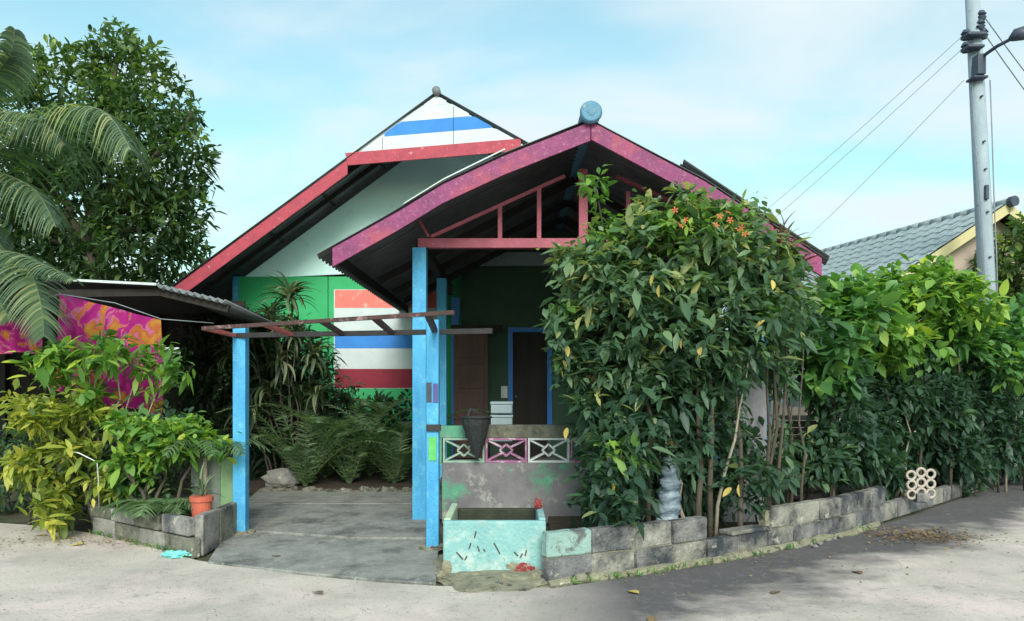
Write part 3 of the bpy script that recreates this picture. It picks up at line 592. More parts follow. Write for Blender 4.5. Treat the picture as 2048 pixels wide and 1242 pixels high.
# ================================================================== GATE FRAME
GT = thing('gate_frame', (-1.8, 7.3, 0), 'blue posted entrance frame carrying a flat rusty ladder of rails over the path', 'gate frame')
gl = G(482, 1070); gr = G(866, 1100)
zl_ = 2.10
MB().box((gl.x - .065, gl.y - .06, .0), (gl.x + .065, gl.y + .06, P(0, 652, gl.y).z)).build('post', BLUE, GT, bevel=.006)
p2 = MB().box((gr.x - .058, gr.y - .055, .0), (gr.x + .058, gr.y + .055, P(0, 640, gr.y).z)).build('post', BLUE, GT, bevel=.006)
for q_ in (gl, gr): blob('cement_collar', (q_.x, q_.y, .02), .13, .12, .035, MORT, GT, n=8, am=.5)
VIO = pm('violet patch', (0.10, 0.10, 0.33), None, 9, .6, .1)
MB().box((P(853, 0, 6.98).x, 6.985, P(0, 805, 6.98).z), (P(863, 0, 6.98).x, 6.993, P(0, 765, 6.98).z)).build('hinge_plate', STEEL, p2)
MB().box((P(866, 0, 6.98).x, 6.982, P(0, 805, 6.98).z), (P(876, 0, 6.98).x, 6.993, P(0, 767, 6.98).z)).build('hinge_plate', VIO, p2)
MB().box((P(853, 0, 6.97).x, 6.96, P(0, 862, 6.97).z), (P(882, 0, 6.97).x, 6.993, P(0, 849, 6.97).z)).build('latch_bar', BLACKM, p2, bevel=.003)
MB().box((P(857, 0, 6.98).x, 6.98, P(0, 921, 6.98).z), (P(873, 0, 6.98).x, 6.993, P(0, 874, 6.98).z)).build('paint_patch', pm('leaf green patch', (0.12, 0.5, 0.15), None, 8, .7, .1), p2)
fl, fr = P(470, 671, gl.y - .05), P(985, 662, gr.y - .1)
nl, nr = P(405, 657, 7.0), P(908, 625, 5.95)
MB().bar(fl, fr, .04, .05).build('rear_rail', BLACKM, GT, bevel=.003)
MB().bar(nl, nr, .03, .035).build('front_rail', RUST, GT, bevel=.003)
for a, b_ in (((410, 657), (470, 668)), ((545, 650), (592, 667)), ((663, 642), (697, 668)), ((765, 637), (796, 664)), ((862, 628), (880, 660))):
    f = (a[0] - 405) / 503; g = (b_[0] - 470) / 515
    p = nl.lerp(nr, f); q = fl.lerp(fr, g); MB().bar(p + Vector((0, .03, .0)), q - Vector((0, .03, 0)), .055, .035).build('rung', RUNG if a[0] < 640 else RUST, GT, bevel=.003)

# ================================================================== LEFT PLANTER AND WALL
LW = thing('side_wall', (-3.5, 7.95, 0), 'low grey wall with green painted end beside the left blue gate post', 'wall')
MB().box((P(385, 0, 7.95).x, 7.9, 0), (P(444, 0, 7.95).x, 8.02, P(0, 912, 7.95).z)).build('wall_body', pm('grey render', (0.27, 0.29, 0.27), (0.17, 0.19, 0.18), 4, .9, .4, stain=((0.12, 0.3, 0.12), 3, .55, .68)), LW, bevel=.01)
MB().box((P(444, 0, 7.95).x + .002, 7.895, 0), (P(470, 0, 7.95).x, 8.025, P(0, 917, 7.95).z)).build('wall_end', pm('green streaked render', (0.16, 0.38, 0.14), (0.3, 0.36, 0.26), 5, .9, .3, stretch=(1, 1, .3)), LW, bevel=.01)
PL = thing('planter', (-3.4, 7.3, 0), 'low planter of weathered concrete slabs at the road edge left of the gate', 'planter')
Nn = G(392, 1112); Rr = Vector((-2.86, 7.72, 0)); Ll = G(182, 1062)
def slabbar(a, b_, z0, z1, t, mat, parent, name='slab'):
    return MB().bar((a.x, a.y, (z0+z1)/2), (b_.x, b_.y, (z0+z1)/2), t, z1 - z0).build(name, mat, parent, bevel=.012, rough=0)
d = (Ll - Nn); n_ = 4
for c_ in range(2):
    for i in range(n_):
        f0 = (i + (.0 if c_ == 0 else .15)) / (n_ + .2); f1 = (i + 1 + (.0 if c_ == 0 else .15)) / (n_ + .2) - .012
        j = Vector((random.uniform(-.012, .012), random.uniform(-.012, .012), 0)); zt_ = [.165, .33][c_] - (.05 * i / n_ if c_ else 0)
        slabbar(Nn + d * f0 + j, Nn + d * f1 + j, c_ * .172 - (0 if c_ else .02), zt_ + random.uniform(-.012, .008), .085, CONC if (i + c_) % 2 else CONC2, PL, 'block')
slabbar(Nn + Vector((.0, .06, 0)), Nn.lerp(Rr, .48), -.02, .36, .08, CONC, PL); slabbar(Nn.lerp(Rr, .5), Rr, -.02, .35, .08, CONC2, PL)
MB().prism([(Nn.x - .05, Nn.y + .1), (Rr.x - .05, Rr.y), (-3.3, 7.85), (Ll.x, 8.6), (Ll.x + .1, Ll.y + .02)], 'z', 0, .2).build('soil', SOIL, PL)
pot = thing('flower_pot', P(403, 1020, 7.15) , 'orange red clay flower pot on the corner of the slab planter', 'flower pot')
pc = P(403, 1020, 7.15); pc = Vector((pc.x, pc.y, .2)); zt_ = P(0, 992, 7.15).z
MB().tube([(pc.x, pc.y, .2), (pc.x, pc.y, zt_ - .05)], [.075, .095], 18).build('body', TERRA, pot, bevel=.004)
MB().tube([(pc.x, pc.y, zt_ - .049), (pc.x, pc.y, zt_)], [.108, .11], 18).build('rim', TERRA, pot, bevel=.004)
pp = MB().tube([P(140, 903, 7.45), P(158, 906, 7.45), P(194, 924, 7.45), P(197, 960, 7.5), Vector((P(199, 0, 7.9).x, 7.9, .1))], .006, 8).build('water_pipe', WHITE, None, smooth=True, origin=P(197, 1000, 7.5)); tag(pp, 'thin bent white water pipe among the shrubs at the left', 'pipe')
c = G(350, 1114); tag(blob('plastic_bag', (c.x, c.y, .02), .11, .06, .03, CYAN, None, n=12, am=.9, origin=c, sd=3), 'crumpled cyan plastic bag lying at the planter foot', 'bag')

# ================================================================== WATER TANK BY THE ROAD
TK = thing('water_trough', G(985, 1150) + Vector((0, .4, 0)), 'open turquoise concrete trough with flaking paint standing at the road edge', 'trough')
def tk(px, Y): return P(px, 0, Y).x
ty0, ty1 = 6.1, 6.95; tx0, tx1 = tk(886, ty0), tk(1092, ty0); tz = P(0, 1042, ty0).z; tw = .06
MB().box((tx0, ty0, 0), (tx1, ty0 + tw, tz)).build('front_wall', TANK, TK, bevel=.014)
MB().box((tx0, ty0 + tw + .001, 0), (tx0 + tw, ty1, tz + .012)).build('side_wall', pm('yellow green washed paint', (0.5, 0.62, 0.42), (0.36, 0.48, 0.36), 5, .8, .4), TK, bevel=.012)
MB().box((tx1 - tw, ty0 + tw + .001, 0), (tx1, ty1, tz + .015)).build('side_wall', TANK, TK, bevel=.012)
MB().box((tx0 + tw + .001, ty1 - tw, 0), (tx1 - tw - .001, ty1, tz - .03)).build('rear_wall', MOSS, TK, bevel=.01)
MB().box((tx0 + tw, ty0 + tw, 0), (tx1 - tw, ty1 - tw, .2)).build('water', pm('dark water', (0.02, 0.025, 0.015), None, 3, .08, .02), TK)
def fz(px, py): q = P(px, py, ty0); return Vector((q.x, ty0 - .001, q.z))
CH = pm('bare concrete chip', (0.10, 0.10, 0.09), (0.06, 0.06, 0.055), 30, .9, .4)
for a, b_ in (((913, 1104), (926, 1119)), ((934, 1112), (930, 1120)), ((942, 1086), (938, 1097)), ((952, 1062), (949, 1076)), ((955, 1092), (959, 1103)), ((988, 1086), (1000, 1108)), ((1045, 1107), (1040, 1116)), ((1053, 1100), (1050, 1112)), ((1028, 1104), (1036, 1112)), ((967, 1098), (970, 1103))):
    MB().bar(fz(*a), fz(*b_), .012, .004, (0, 1, 0)).build('chipped_mark', CH if b_[1] > 1080 else BARK, TK)
q = P(1048, 1137, ty0); blob('red_patch', (q.x, ty0, q.z), .085, .012, .045, BRED, TK, am=.5)
q = P(1025, 1132, ty0); blob('bare_patch', (q.x, ty0, q.z), .05, .006, .03, MORT, TK, am=.5, sd=2)
q = P(893, 1138, ty0); blob('bare_patch', (q.x, ty0, q.z), .04, .006, .07, MORT, TK, am=.5, sd=4)
blob('mortar_base', ((tx0+tx1)/2 - .0, ty0 + .27, -.01), .56, .80, .055, MORT, TK, n=34, am=.22, sd=1)
for i, (px, py, r) in enumerate(((880, 1158, .045), (950, 1160, .04), (1010, 1168, .05), (1075, 1160, .06), (1095, 1150, .05))):
    q = G(px, py); blob('mortar_lump', (q.x, q.y + .05, .02), r, r, r * .8, MORT, TK, n=8, am=.5, sd=i)
ch = P(1076, 1010, 6.62); tag(blob('brick_chunk', (ch.x, 6.62, tz + .05), .035, .04, .05, BRED, None, n=8, am=.5, sd=5, origin=(ch.x, 6.62, tz)), 'broken red brick chunk on the right rim of the trough', 'brick')

# ================================================================== BLOCK WALL ALONG THE ROAD
BW = thing('block_wall', (2.5, 7.1, 0), 'low weathered two course concrete block wall along the right road edge', 'wall')
def mkblock(mat, nm='block', L_=.392, H_=.188, T_=.1):
    import bmesh
    me = bpy.data.meshes.new(nm); bm = bmesh.new(); bmesh.ops.create_cube(bm, size=1)
    for v in bm.verts: v.co = Vector((v.co.x * L_, v.co.y * T_, v.co.z * H_))
    bmesh.ops.bevel(bm, geom=bm.edges[:], offset=.008, segments=2, affect='EDGES'); bmesh.ops.subdivide_edges(bm, edges=[e for e in bm.edges if e.calc_length() > .15], cuts=3, use_grid_fill=True)
    for v in bm.verts: v.co += mnoise.noise_vector(v.co * 9 + Vector((random.random()*20, 0, 0))) * .006
    bm.to_mesh(me); bm.free(); me.materials.append(mat); return me
CM = [mkblock(pm('concrete block %d' % i, c, tuple(x * .6 for x in c), 4.5, .92, .8, stain=((0.04, 0.045, 0.055), 1.7, .42 + .015 * i, .58 + .015 * i), stain2=((0.46, 0.44, 0.38), 8, .6, .7), fine=42, world=True)) for i, c in enumerate(((.27, .26, .26), (.36, .34, .30), (.23, .225, .24), (.38, .36, .32)))]
CT = mkblock(TURQ)
wl = [G(1100, 1166), G(1275, 1146), G(1449, 1118), G(1571, 1095), G(1700, 1067), G(1757, 1047), G(1835, 1022), G(1978, 975), G(2060, 948)]
wl = [p + Vector((-.04, .06, 0)) for p in wl]
acc = [0]
for a, b_ in zip(wl, wl[1:]): acc.append(acc[-1] + (b_ - a).length)
def along(s):
    s = max(0, min(acc[-1] - 1e-4, s)); i = max(k for k in range(len(acc)) if acc[k] <= s); i = min(i, len(wl) - 2); f = (s - acc[i]) / (acc[i+1] - acc[i]); return wl[i].lerp(wl[i+1], f)
def spx(px):
    best = min((abs(CX + F * along(s_ * .02).x / along(s_ * .02).y - px), s_ * .02) for s_ in range(int(acc[-1] / .02))); return best[1]
sg0, sg1, s2 = spx(1450), spx(1532), spx(1757)
tmid = along(0)
for course in range(2):
    s = -.0 + (.0 if course == 0 else .0)
    while s < acc[-1] - .2:
        mid = s + .2; skip = course == 1 and ((sg0 - .1 < mid < sg1) or mid > s2)
        if course == 1 and sg1 - .02 < s < sg1 + .02: pass
        if not skip:
            a, b_ = along(s), along(s + .395); m_ = (a + b_) / 2; an = math.atan2(b_.y - a.y, b_.x - a.x)
            me = CT if (course == 1 and s < .1) else random.choice(CM[:3] if course == 0 else [CM[1], CM[3], CM[0]])
            piece('block', me, (m_.x + random.uniform(-.006, .006), m_.y + random.uniform(-.006, .006) , .085 + .205 * course + (0.0 if course else -.0)), (0, 0, an + random.uniform(-.012, .012)), BW, (1.015, 1, 1.03))
        s += .402 if course == 0 else .402
        if course == 1 and abs(s - sg1) < .2 and s > sg0: s = sg1
cm = MB()
for k_ in range(int(acc[-1] / .4)):
    a, b_ = along(k_ * .4), along(k_ * .4 + .405); top_ = .365 if not (sg0 - .1 < k_ * .4 + .2 < sg1) and k_ * .4 < s2 - .3 else .17; cm.bar((a.x, a.y + .004, top_ / 2), (b_.x, b_.y + .004, top_ / 2), .075, top_)
cm.build('mortar_core', MORT, BW)
# a cap slab bridging the gap between the raised parts
a, b_ = along(sg0 + .02), along(sg1 - .02); MB().bar((a.x, a.y + .02, .21), (b_.x, b_.y + .02, .205), .16, .035).build('cap_slab', CM[3].materials[0], BW, bevel=.005)
# mortar kerb strip at the wall foot
KB = MB(); pts = [along(s_ * .12) + Vector((.03, -.09, 0)) for s_ in range(int(spx(1757) / .12))]
KB.tube([Vector((p.x, p.y, .0)) + Vector((0, random.uniform(-.02, .02), random.uniform(-.008, .012))) for p in pts], [.045 + random.uniform(-.012, .015) for _ in pts], 8)
kb = KB.build('kerb', MORT, None, smooth=False); tag(kb, kind='structure')
# ornamental ring block
OB = thing('ornamental_block', P(1842, 995, 8.95), 'pale flower patterned ring block set upright on the low wall', 'breeze block')
for i, (px, py) in enumerate(((1822, 951), (1842, 945), (1861, 948), (1823, 970), (1842, 965), (1861, 968), (1823, 989), (1842, 985), (1861, 987))):
    c = P(px, py, 8.95); r = .050; MB().tube([c + Vector((math.cos(t*math.pi/9) * r, 0, math.sin(t*math.pi/9) * r)) for t in range(19)], .017, 7, cap=False).build('ring', pm('ring cement', (0.5, 0.43, 0.38), (0.36, 0.3, 0.28), 15, .9, .4) if i == 0 else bpy.data.materials['ring cement'], OB, smooth=True)
MB().box((P(1830, 0, 8.95).x, 8.9, .15), (P(1856, 0, 8.95).x, 9.0, P(0, 986, 8.95).z)).build('foot', CONC, OB, bevel=.008)
# crumpled sheet bundle behind the wall
mb = MB(); bp0 = P(1332, 1030, 7.0); n = 22; m = 26
for j in range(m + 1):
    f = j / m; z = .12 + f * (P(0, 915, 7.0).z - .12); cxx = bp0.x - .01 + .05 * math.sin(f * 2) 
    for k in range(n):
        a = 2 * math.pi * k / n; r = .095 * (1 + .1 * math.sin(f * 5)) * (1 - .35 * f ** 5) + .02 * math.sin(f * 42 + 1.8 * math.sin(a * 2) + a) + .012 * mnoise.noise(Vector((a, f * 9, 1)))
        mb.v.append((cxx + r * math.cos(a), 7.0 + r * math.sin(a) * .8, z))
for j in range(m):
    for k in range(n): k2 = (k+1) % n; mb.f.append((j*n+k, j*n+k2, (j+1)*n+k2, (j+1)*n+k))
mb.f.append(tuple(m*n + k for k in range(n)))
tag(mb.build('plastic_bundle', SACK, None, smooth=True, origin=(bp0.x, 7, .1)), 'tall crumpled blue grey plastic bundle standing behind the low block wall', 'bundle')
tag(MB().box((P(1446, 0, 7.95).x, 7.95, 0), (P(1534, 0, 7.95).x, 8.03, P(0, 762, 7.95).z)).build('concrete_pillar', pm('lilac grey concrete', (0.36, 0.34, 0.38), (0.26, 0.25, 0.29), 4, .9, .3), None, bevel=.01, origin=(P(1490, 0, 7.95).x, 8.0, 0)), 'plain lilac grey concrete panel behind the big shrub', 'panel')
TS = thing('tile_stack', (P(1612, 0, 9.6).x, 9.6, 0), 'dark stack of old roof tiles with a pale slab on top, behind the shrubs', 'tile stack')
tsx0, tsx1 = P(1578, 0, 9.6).x, P(1642, 0, 9.6).x
for i in range(12): MB().box((tsx0 + random.uniform(0, .03), 9.55, i * .092), (tsx1 - random.uniform(0, .03), 9.8, i * .092 + .07)).build('tile', pm('old tile', (0.12, 0.09, 0.10), None, 9, .9, .3) if i == 0 else bpy.data.materials['old tile'], TS, bevel=.008)
MB().box((tsx0 - .03, 9.5, 12 * .092), (tsx1 + .05, 9.85, 12 * .092 + .05)).build('slab', CONC, TS, bevel=.006)
ws = MB();  # added pale sheet standing in for the bright gap between the shrubs
for i in range(31):
    x = P(1560, 0, 12).x + i * .03
    for z in (1.2, 2.05): ws.v.append((x, 12 + .012 * math.sin(i * 1.6), z))
for i in range(30): ws.f.append((2*i, 2*i+2, 2*i+3, 2*i+1))
o = ws.build('light_gap_screen', SHEETW, None, origin=(P(1600, 0, 12).x, 12, 1.2)); o.modifiers.new('s', 'SOLIDIFY').thickness = .004
tag(o, 'white corrugated stand-in sheet added for the light gap between the dark shrubs at the right', 'stand-in sheet')

# ================================================================== CARPORT AND CLOTHS AT THE LEFT
CP = thing('carport', (-6.5, 11, 0), 'low corrugated shed roof over a dark open shelter at the left', 'shelter')
cA = P(150, 562, 9.0); cM = P(315, 571, 9.0); cB = P(452, 604, 9.0)
CPD = pm('dark shed sheet', (0.06, 0.06, 0.065), (0.035, 0.035, 0.04), 4, .85, .2)  # plain dark tone, darker than the porch roofing
corr_sheets(CP, [(-9.5, cA.z - .15), (cA.x, cA.z), (cM.x, cM.z)], 9.0, 13.2, 1.05, CPD, amp=.015)
mb = MB(); y_ = 9.0
# right hand sheet with corrugations running towards the road
nx = 90
for i in range(nx + 1):
    f = i / nx; x = cM.x + (cB.x - cM.x) * f; z = cM.z + (cB.z - cM.z) * f + .02 * math.cos(f * 2 * math.pi * 9)
    mb.v += [(x, 8.98, z + .01), (x, 12.0, z - .2)]
for i in range(nx): mb.f.append((2*i, 2*i+2, 2*i+3, 2*i+1))
o = mb.build('roof_sheet', ROOFG, CP, smooth=True); o.modifiers.new('s', 'SOLIDIFY').thickness = .02
MB().bar((cA.x, 8.97, cA.z + .005), (cM.x, 8.97, cM.z + .01), .03, .03).build('edge_strip', PALE, CP, bevel=.003)
MB().bar((-9.5, 9.1, cA.z - .2), (cM.x, 9.1, cM.z - .07), .06, .09).build('front_beam', DWOOD, CP); MB().bar((cM.x, 9.1, cM.z - .07), (cB.x, 9.1, cB.z - .07), .06, .09).build('front_beam', DWOOD, CP)
for x_, y_ in ((-5.0, 9.15), (-4.4, 12.7), (-8.6, 9.15), (-5.3, 12.7), (-8.6, 12.7)): MB().box((x_ - .05, y_ - .05, 0), (x_ + .05, y_ + .05, 2.5)).build('post', DWOOD, CP)
x = -12.0
while x < -5.15:
    wv = random.uniform(.17, .22)
    zz0 = 0
    if not (P(318, 0, 12.8).x < x < P(372, 0, 12.8).x): MB().box((x, 12.8 + random.uniform(-.01, .01), 0), (x + wv - .008, 12.83, 2.75)).build('wall_plank', DWOOD, CP)
    else: MB().box((x, 12.8, 0), (x + wv - .008, 12.83, 1.5)).build('wall_plank', DWOOD, CP)
    x += wv
MB().box((-12, 12.9, 2.2), (-4.6, 12.95, 3.0)).build('rear_fascia', DWOOD, CP)
cl1 = cloth('hanging_cloth', P(118, 588, 8.8), P(322, 640, 8.8), P(100, 780, 8.8), P(322, 832, 8.8), CLOTH, None, .05, 5, origin=P(220, 830, 8.8))
tag(cl1, 'large magenta cloth with orange flower print hanging under the shed roof', 'cloth', 'printed cloths hanging at the left')
cl2 = cloth('hanging_cloth', P(-160, 630, 8.9), P(80, 640, 8.9), P(-160, 712, 8.9), P(78, 708, 8.9), CLOTH, None, .05, 7, origin=P(0, 710, 8.9))
tag(cl2, 'short magenta cloth behind the palm frond at the left edge', 'cloth', 'printed cloths hanging at the left')
ln = MB().tube([P(-200, 622, 8.85), P(-20, 628, 8.85), P(120, 588, 8.85), P(230, 606, 8.85), P(322, 638, 8.85), Vector((-3.62, 9.1, 2.3))], .006, 6).build('clothes_line', WIRE, None, smooth=True, origin=P(120, 588, 8.85)); tag(ln, 'thin line carrying the two magenta cloths', 'clothes line')

# ================================================================== NEIGHBOUR HOUSE
A = Vector((11.23, 17, 5.65)); u = Vector((-.970, -.2425, 0)); dd_ = Vector((-.2425, .970, 0)); S = .6; ROOFL = 9.2; ROOFW = 4.6
NH = thing('neighbour_house', (11, 19, 0), 'neighbouring house with grey blue tiled roof and yellow gable edge at the right', 'house')
def rp_(w_, t_, up=0): return A + u * w_ + dd_ * t_ + Vector((0, 0, -S * abs(w_) + up))
mb = MB(); mb.add([rp_(0, .02, -.06), rp_(ROOFW, .02, -.06), rp_(ROOFW, ROOFL, -.06), rp_(0, ROOFL, -.06)], [(0, 1, 2, 3)]); mb.add([rp_(0, .02, -.06), rp_(-ROOFW, .02, -.06), rp_(-ROOFW, ROOFL, -.06), rp_(0, ROOFL, -.06)], [(0, 1, 2, 3)]); mb.build('roof_deck', DWOOD, NH)
# tile: gently S-shaped pan
tl = MB(); tw_, th_ = .38, .44; 
for j, (yy_, dz_) in enumerate(((0, .0), (1, .045))):
    for i in range(9):
        f = i / 8; tl.v.append((f * tw_, yy_ * (th_ + .03) / math.cos(math.atan(S)) , .020 * math.sin(f * 2 * math.pi) - dz_ * 0 + .02 * (yy_)))
for i in range(8): tl.f.append((i, i+1, 10+i, 9+i))
n0 = len(tl.v)
for i in range(9): v = tl.v[9+i]; tl.v.append((v[0], v[1], v[2] - .03))
for i in range(8): tl.f.append((9+i, 10+i, n0+i+1, n0+i))
tme = mesh_of(tl, 'tile', TILE)
dn = (u + Vector((0, 0, -S))).normalized(); ax = dd_.normalized(); nm_ = ax.cross(dn); 
if nm_.z < 0: nm_ = -nm_
ny_ = int(ROOFW * math.sqrt(1 + S*S) / th_ * 1.0); nx_ = int(ROOFL / tw_)
for j in range(ny_):
    for i in range(nx_):
        o_ = A + dn * (j * th_) + ax * (i * tw_) + nm_ * .03
        M = Matrix((ax, dn, nm_)).transposed()
        if M.determinant() < 0: M = Matrix((-ax, dn, nm_)).transposed(); o_ += ax * tw_
        piece('tile', tme, o_, (M @ Matrix.Rotation(random.uniform(-.012, .012), 3, 'X')).to_euler(), NH)
for sgn in (1, -1):
    MB().bar(rp_(0, -.03, -.1), rp_(ROOFW * sgn, -.03, -.1), .04, .2).build('barge_board', YEL, NH)
mb = MB(); f = [rp_(0, .45, -.12), rp_(ROOFW - .5, .45, -.12), rp_(-(ROOFW - .5), .45, -.12)]
mb.add([f[1], f[0], f[2], Vector((f[2].x, f[2].y, 0)), Vector((f[1].x, f[1].y, 0))], [(0, 1, 2, 3, 4)]); 
g1, g2_ = f[1], f[1] + dd_ * (ROOFL - 1); mb.add([g1, g2_, Vector((g2_.x, g2_.y, 0)), Vector((g1.x, g1.y, 0))], [(0, 1, 2, 3)])
o = mb.build('wall', CREAM, NH); o.modifiers.new('s', 'SOLIDIFY').thickness = .12
k = 0; t_ = -.1
while t_ < ROOFL:
    MB().tube([A + dd_ * t_ + Vector((0, 0, .035)), A + dd_ * (t_ + .4) + Vector((0, 0, .03))], [.10, .085], 10).build('ridge_tile', TILE, NH, smooth=True); t_ += .38
MB().tube([A + dd_ * -.2 + Vector((0, 0, .03)), A + dd_ * -.08 + Vector((0, 0, .03))], [.12, .12], 12).build('ridge_end', STEEL, NH)

# ================================================================== UTILITY POLE
PYd = 15.5
UP = thing('utility_pole', P(1992, 920, PYd), 'tall pale concrete utility pole with dark fittings leaning slightly left', 'utility pole')
base = P(1992, 925, PYd); base.z = 0; top = P(1942, -60, PYd)
MB().tube([base, base.lerp(top, .5), top], [.175, .155, .13], 12).build('shaft', POLE, UP, smooth=True)
def pl(y): f = (925 - y) / 985; return base.lerp(top, f)
def fit(name, px, py, sx, sy, sz, mat=STEEL):
    c = P(px, py, PYd - .15); return MB().box((c.x - sx/2, c.y - sy/2, c.z - sz/2), (c.x + sx/2, c.y + sy/2, c.z + sz/2)).build(name, mat, UP, bevel=.02)
for px, py in ((1932, 70), (1932, 95), (1962, 32), (1966, 68), (1960, 50)):
    c = P(px, py, PYd - .1); MB().tube([c + Vector((0, 0, -.1)), c + Vector((0, 0, -.03)), c, c + Vector((0, 0, .03)), c + Vector((0, 0, .1))], [.07, .1, .055, .1, .06], 12).build('insulator', STEEL, UP)
fit('clamp_band', 1947, 72, .38, .3, .07); fit('clamp_band', 1954, 158, .3, .3, .05); fit('clamp_band', 1945, 97, .34, .3, .06)
fit('meter_box', 1957, 132, .17, .25, .42); fit('small_box', 1972, 385, .07, .12, .3)
for i, (dx_, w_) in enumerate(((22, .012), (-14, .008))):
    MB().tube([P(1958 + dx_, 160, PYd - .1), P(1962 + dx_, 260, PYd - .1), P(1970 + dx_ * .8, 380, PYd - .15), P(1978 + dx_ * .7, 520, PYd - .15), P(1986 + dx_ * .6, 760, PYd - .15)], w_, 6).build('cable', WIRE, UP, smooth=True)
for y_ in (60, 200, 290, 345, 430, 520): 
    c = pl(y_); MB().tube([c + Vector((-.02, -.2, 0)), c + Vector((-.02, -.13, 0))], .022, 8).build('bolt_hole', STEEL, UP)
LA = thing('street_lamp', P(1960, 120, PYd), 'dark street lamp on a curved arm fixed to the utility pole', 'street lamp')
MB().tube([P(1958, 122, PYd - .15), P(1972, 108, PYd - .3), P(1995, 92, PYd - .6), P(2024, 77, PYd - .9)], .035, 8).build('arm', STEEL, LA, smooth=True)
MB().tube([P(2020, 79, PYd - .9), P(2032, 70, PYd - .95), P(2048, 66, PYd - 1.0), P(2064, 64, PYd - 1.0)], [.05, .12, .13, .06], 12).build('lamp_head', STEEL, LA, smooth=True)
MB().tube([P(2034, 74, PYd - .96), P(2058, 69, PYd - 1.0)], [.07, .06], 10).build('lamp_glass', PALE, LA, smooth=True)
def wire(a, b_, sag, lab, r=.009):
    a = Vector(a); b_ = Vector(b_); pts = [a.lerp(b_, i / 12) - Vector((0, 0, sag * 4 * (i/12) * (1 - i/12))) for i in range(13)]
    tag(MB().tube(pts, r, 5).build('power_line', WIRE, None, smooth=True, origin=a), lab, 'cable', 'overhead lines from the utility pole')
wire(P(1925, 72, PYd), P(1180, 640, 60), 1.2, 'upper of the thin overhead lines running left from the pole', .0055)
wire(P(1925, 97, PYd), P(1150, 700, 60), 1.2, 'middle thin overhead line running left from the pole', .0055)
wire(P(1928, 160, PYd), P(1300, 700, 50), 1.0, 'lowest thin overhead line running left from the pole', .0055)
wire(P(1966, 30, PYd), P(2300, 420, PYd + 8), .3, 'highest overhead line running right from the pole', .012)
wire(P(1968, 66, PYd), P(2300, 470, PYd + 8), .3, 'second overhead line running right past the street lamp', .012)
FP = [('pale concrete fence post under the hedge beside the pole foot', 1960, 12.2), ('pale concrete fence post at the far right under the hedge', 2030, 12.8)]
for lab, px, Y in FP:
    x_ = P(px, 0, Y).x; tag(MB().box((x_ - .07, Y - .07, 0), (x_ + .07, Y + .07, 1.15)).build('fence_post', POLE, None, bevel=.01, origin=(x_, Y, 0)), lab, 'post', 'fence posts under the hedge')

# ================================================================== TREES
def tree(name, px, Y, label, cat, key, lobes, n, per, Ln, ratio, trunk_r, fork, tips, parts=0, bark=BARK, group=None, **k):
    b = P(px, 0, Y); r = thing(name, (b.x, Y, 0), label, cat, group); fk = fork
    MB().tube([(b.x, Y, -.02), (b.x + .05, Y, fk.z * .5), fk], [trunk_r, trunk_r * .8, trunk_r * .65], 10).build('trunk', bark, r, smooth=True)
    limbs(r, fk, tips, trunk_r * .5, bark, wob=.2); foliage(r, key, lobes, n, per, Ln, ratio, parts=parts, name='crown', **k); return r
TY = 17
lob = [plobe(240, 150, 75, TY), plobe(130, 190, 90, TY), plobe(300, 215, 80, TY + .5), plobe(335, 320, 75, TY, ), plobe(250, 300, 110, TY - .5), plobe(350, 430, 62, TY), plobe(60, 260, 100, TY), plobe(150, 400, 110, TY + .3), plobe(290, 460, 80, TY - .3), plobe(30, 420, 110, TY), plobe(345, 520, 55, TY), plobe(220, 520, 60, TY), plobe(90, 520, 70, TY), plobe(235, 85, 28, TY), plobe(385, 220, 14, TY), plobe(410, 370, 12, TY), plobe(250, 105, 20, TY)]
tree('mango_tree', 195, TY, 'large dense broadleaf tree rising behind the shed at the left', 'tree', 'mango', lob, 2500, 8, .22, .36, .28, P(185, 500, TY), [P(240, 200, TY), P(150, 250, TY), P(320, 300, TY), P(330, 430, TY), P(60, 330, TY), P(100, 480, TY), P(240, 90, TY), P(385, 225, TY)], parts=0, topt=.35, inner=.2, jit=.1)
lob = [plobe(60, 560, 90, 21), plobe(180, 580, 60, 21), plobe(-60, 480, 120, 21), plobe(380, 620, 60, 20), plobe(320, 600, 60, 20)]
tree('background_tree', 60, 21, 'dark broadleaf tree low behind the shed roof at the far left', 'tree', 'dark', lob, 600, 8, .28, .36, .2, P(60, 640, 21), [P(60, 540, 21), P(-60, 480, 21), P(180, 580, 21)])
lob = [plobe(2030, 520, 62, 16.4), plobe(2055, 470, 40, 16.4), plobe(2040, 610, 62, 16.4), plobe(2120, 560, 80, 16.4), plobe(2010, 640, 45, 16.2), plobe(2070, 720, 90, 16.4)]
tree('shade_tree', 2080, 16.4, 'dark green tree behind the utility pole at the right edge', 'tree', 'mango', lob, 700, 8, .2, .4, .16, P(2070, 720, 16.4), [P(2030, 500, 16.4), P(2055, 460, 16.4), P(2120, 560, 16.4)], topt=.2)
# a far belt of greenery that closes the horizon
fb = tag(bpy.data.objects.new('distant_woods', None), None, None)
def far_wood():
    n = 5200; x = RS.uniform(-60, 70, n); y = RS.uniform(34, 42, n); z = RS.rand(n) ** .6 * (3.0 + 1.0 * np.sin(x * .35) + .8 * np.sin(x * .9 + 1))
    pos = np.repeat(np.stack([x, y, z], 1), 5, 0) + RS.normal(0, .35, (n*5, 3)); d = RS.normal(0, 1, (n*5, 3)); LL = RS.uniform(.4, .8, n*5)
    o = leaves_mesh('distant_woods', pos, d, LL, LL * .5, np.clip(RS.normal(.4, .2, n*5), 0, 1), LM['mango'][0], None); tag(o, 'distant green woods beyond the houses', 'woods', None, 'stuff')
far_wood()

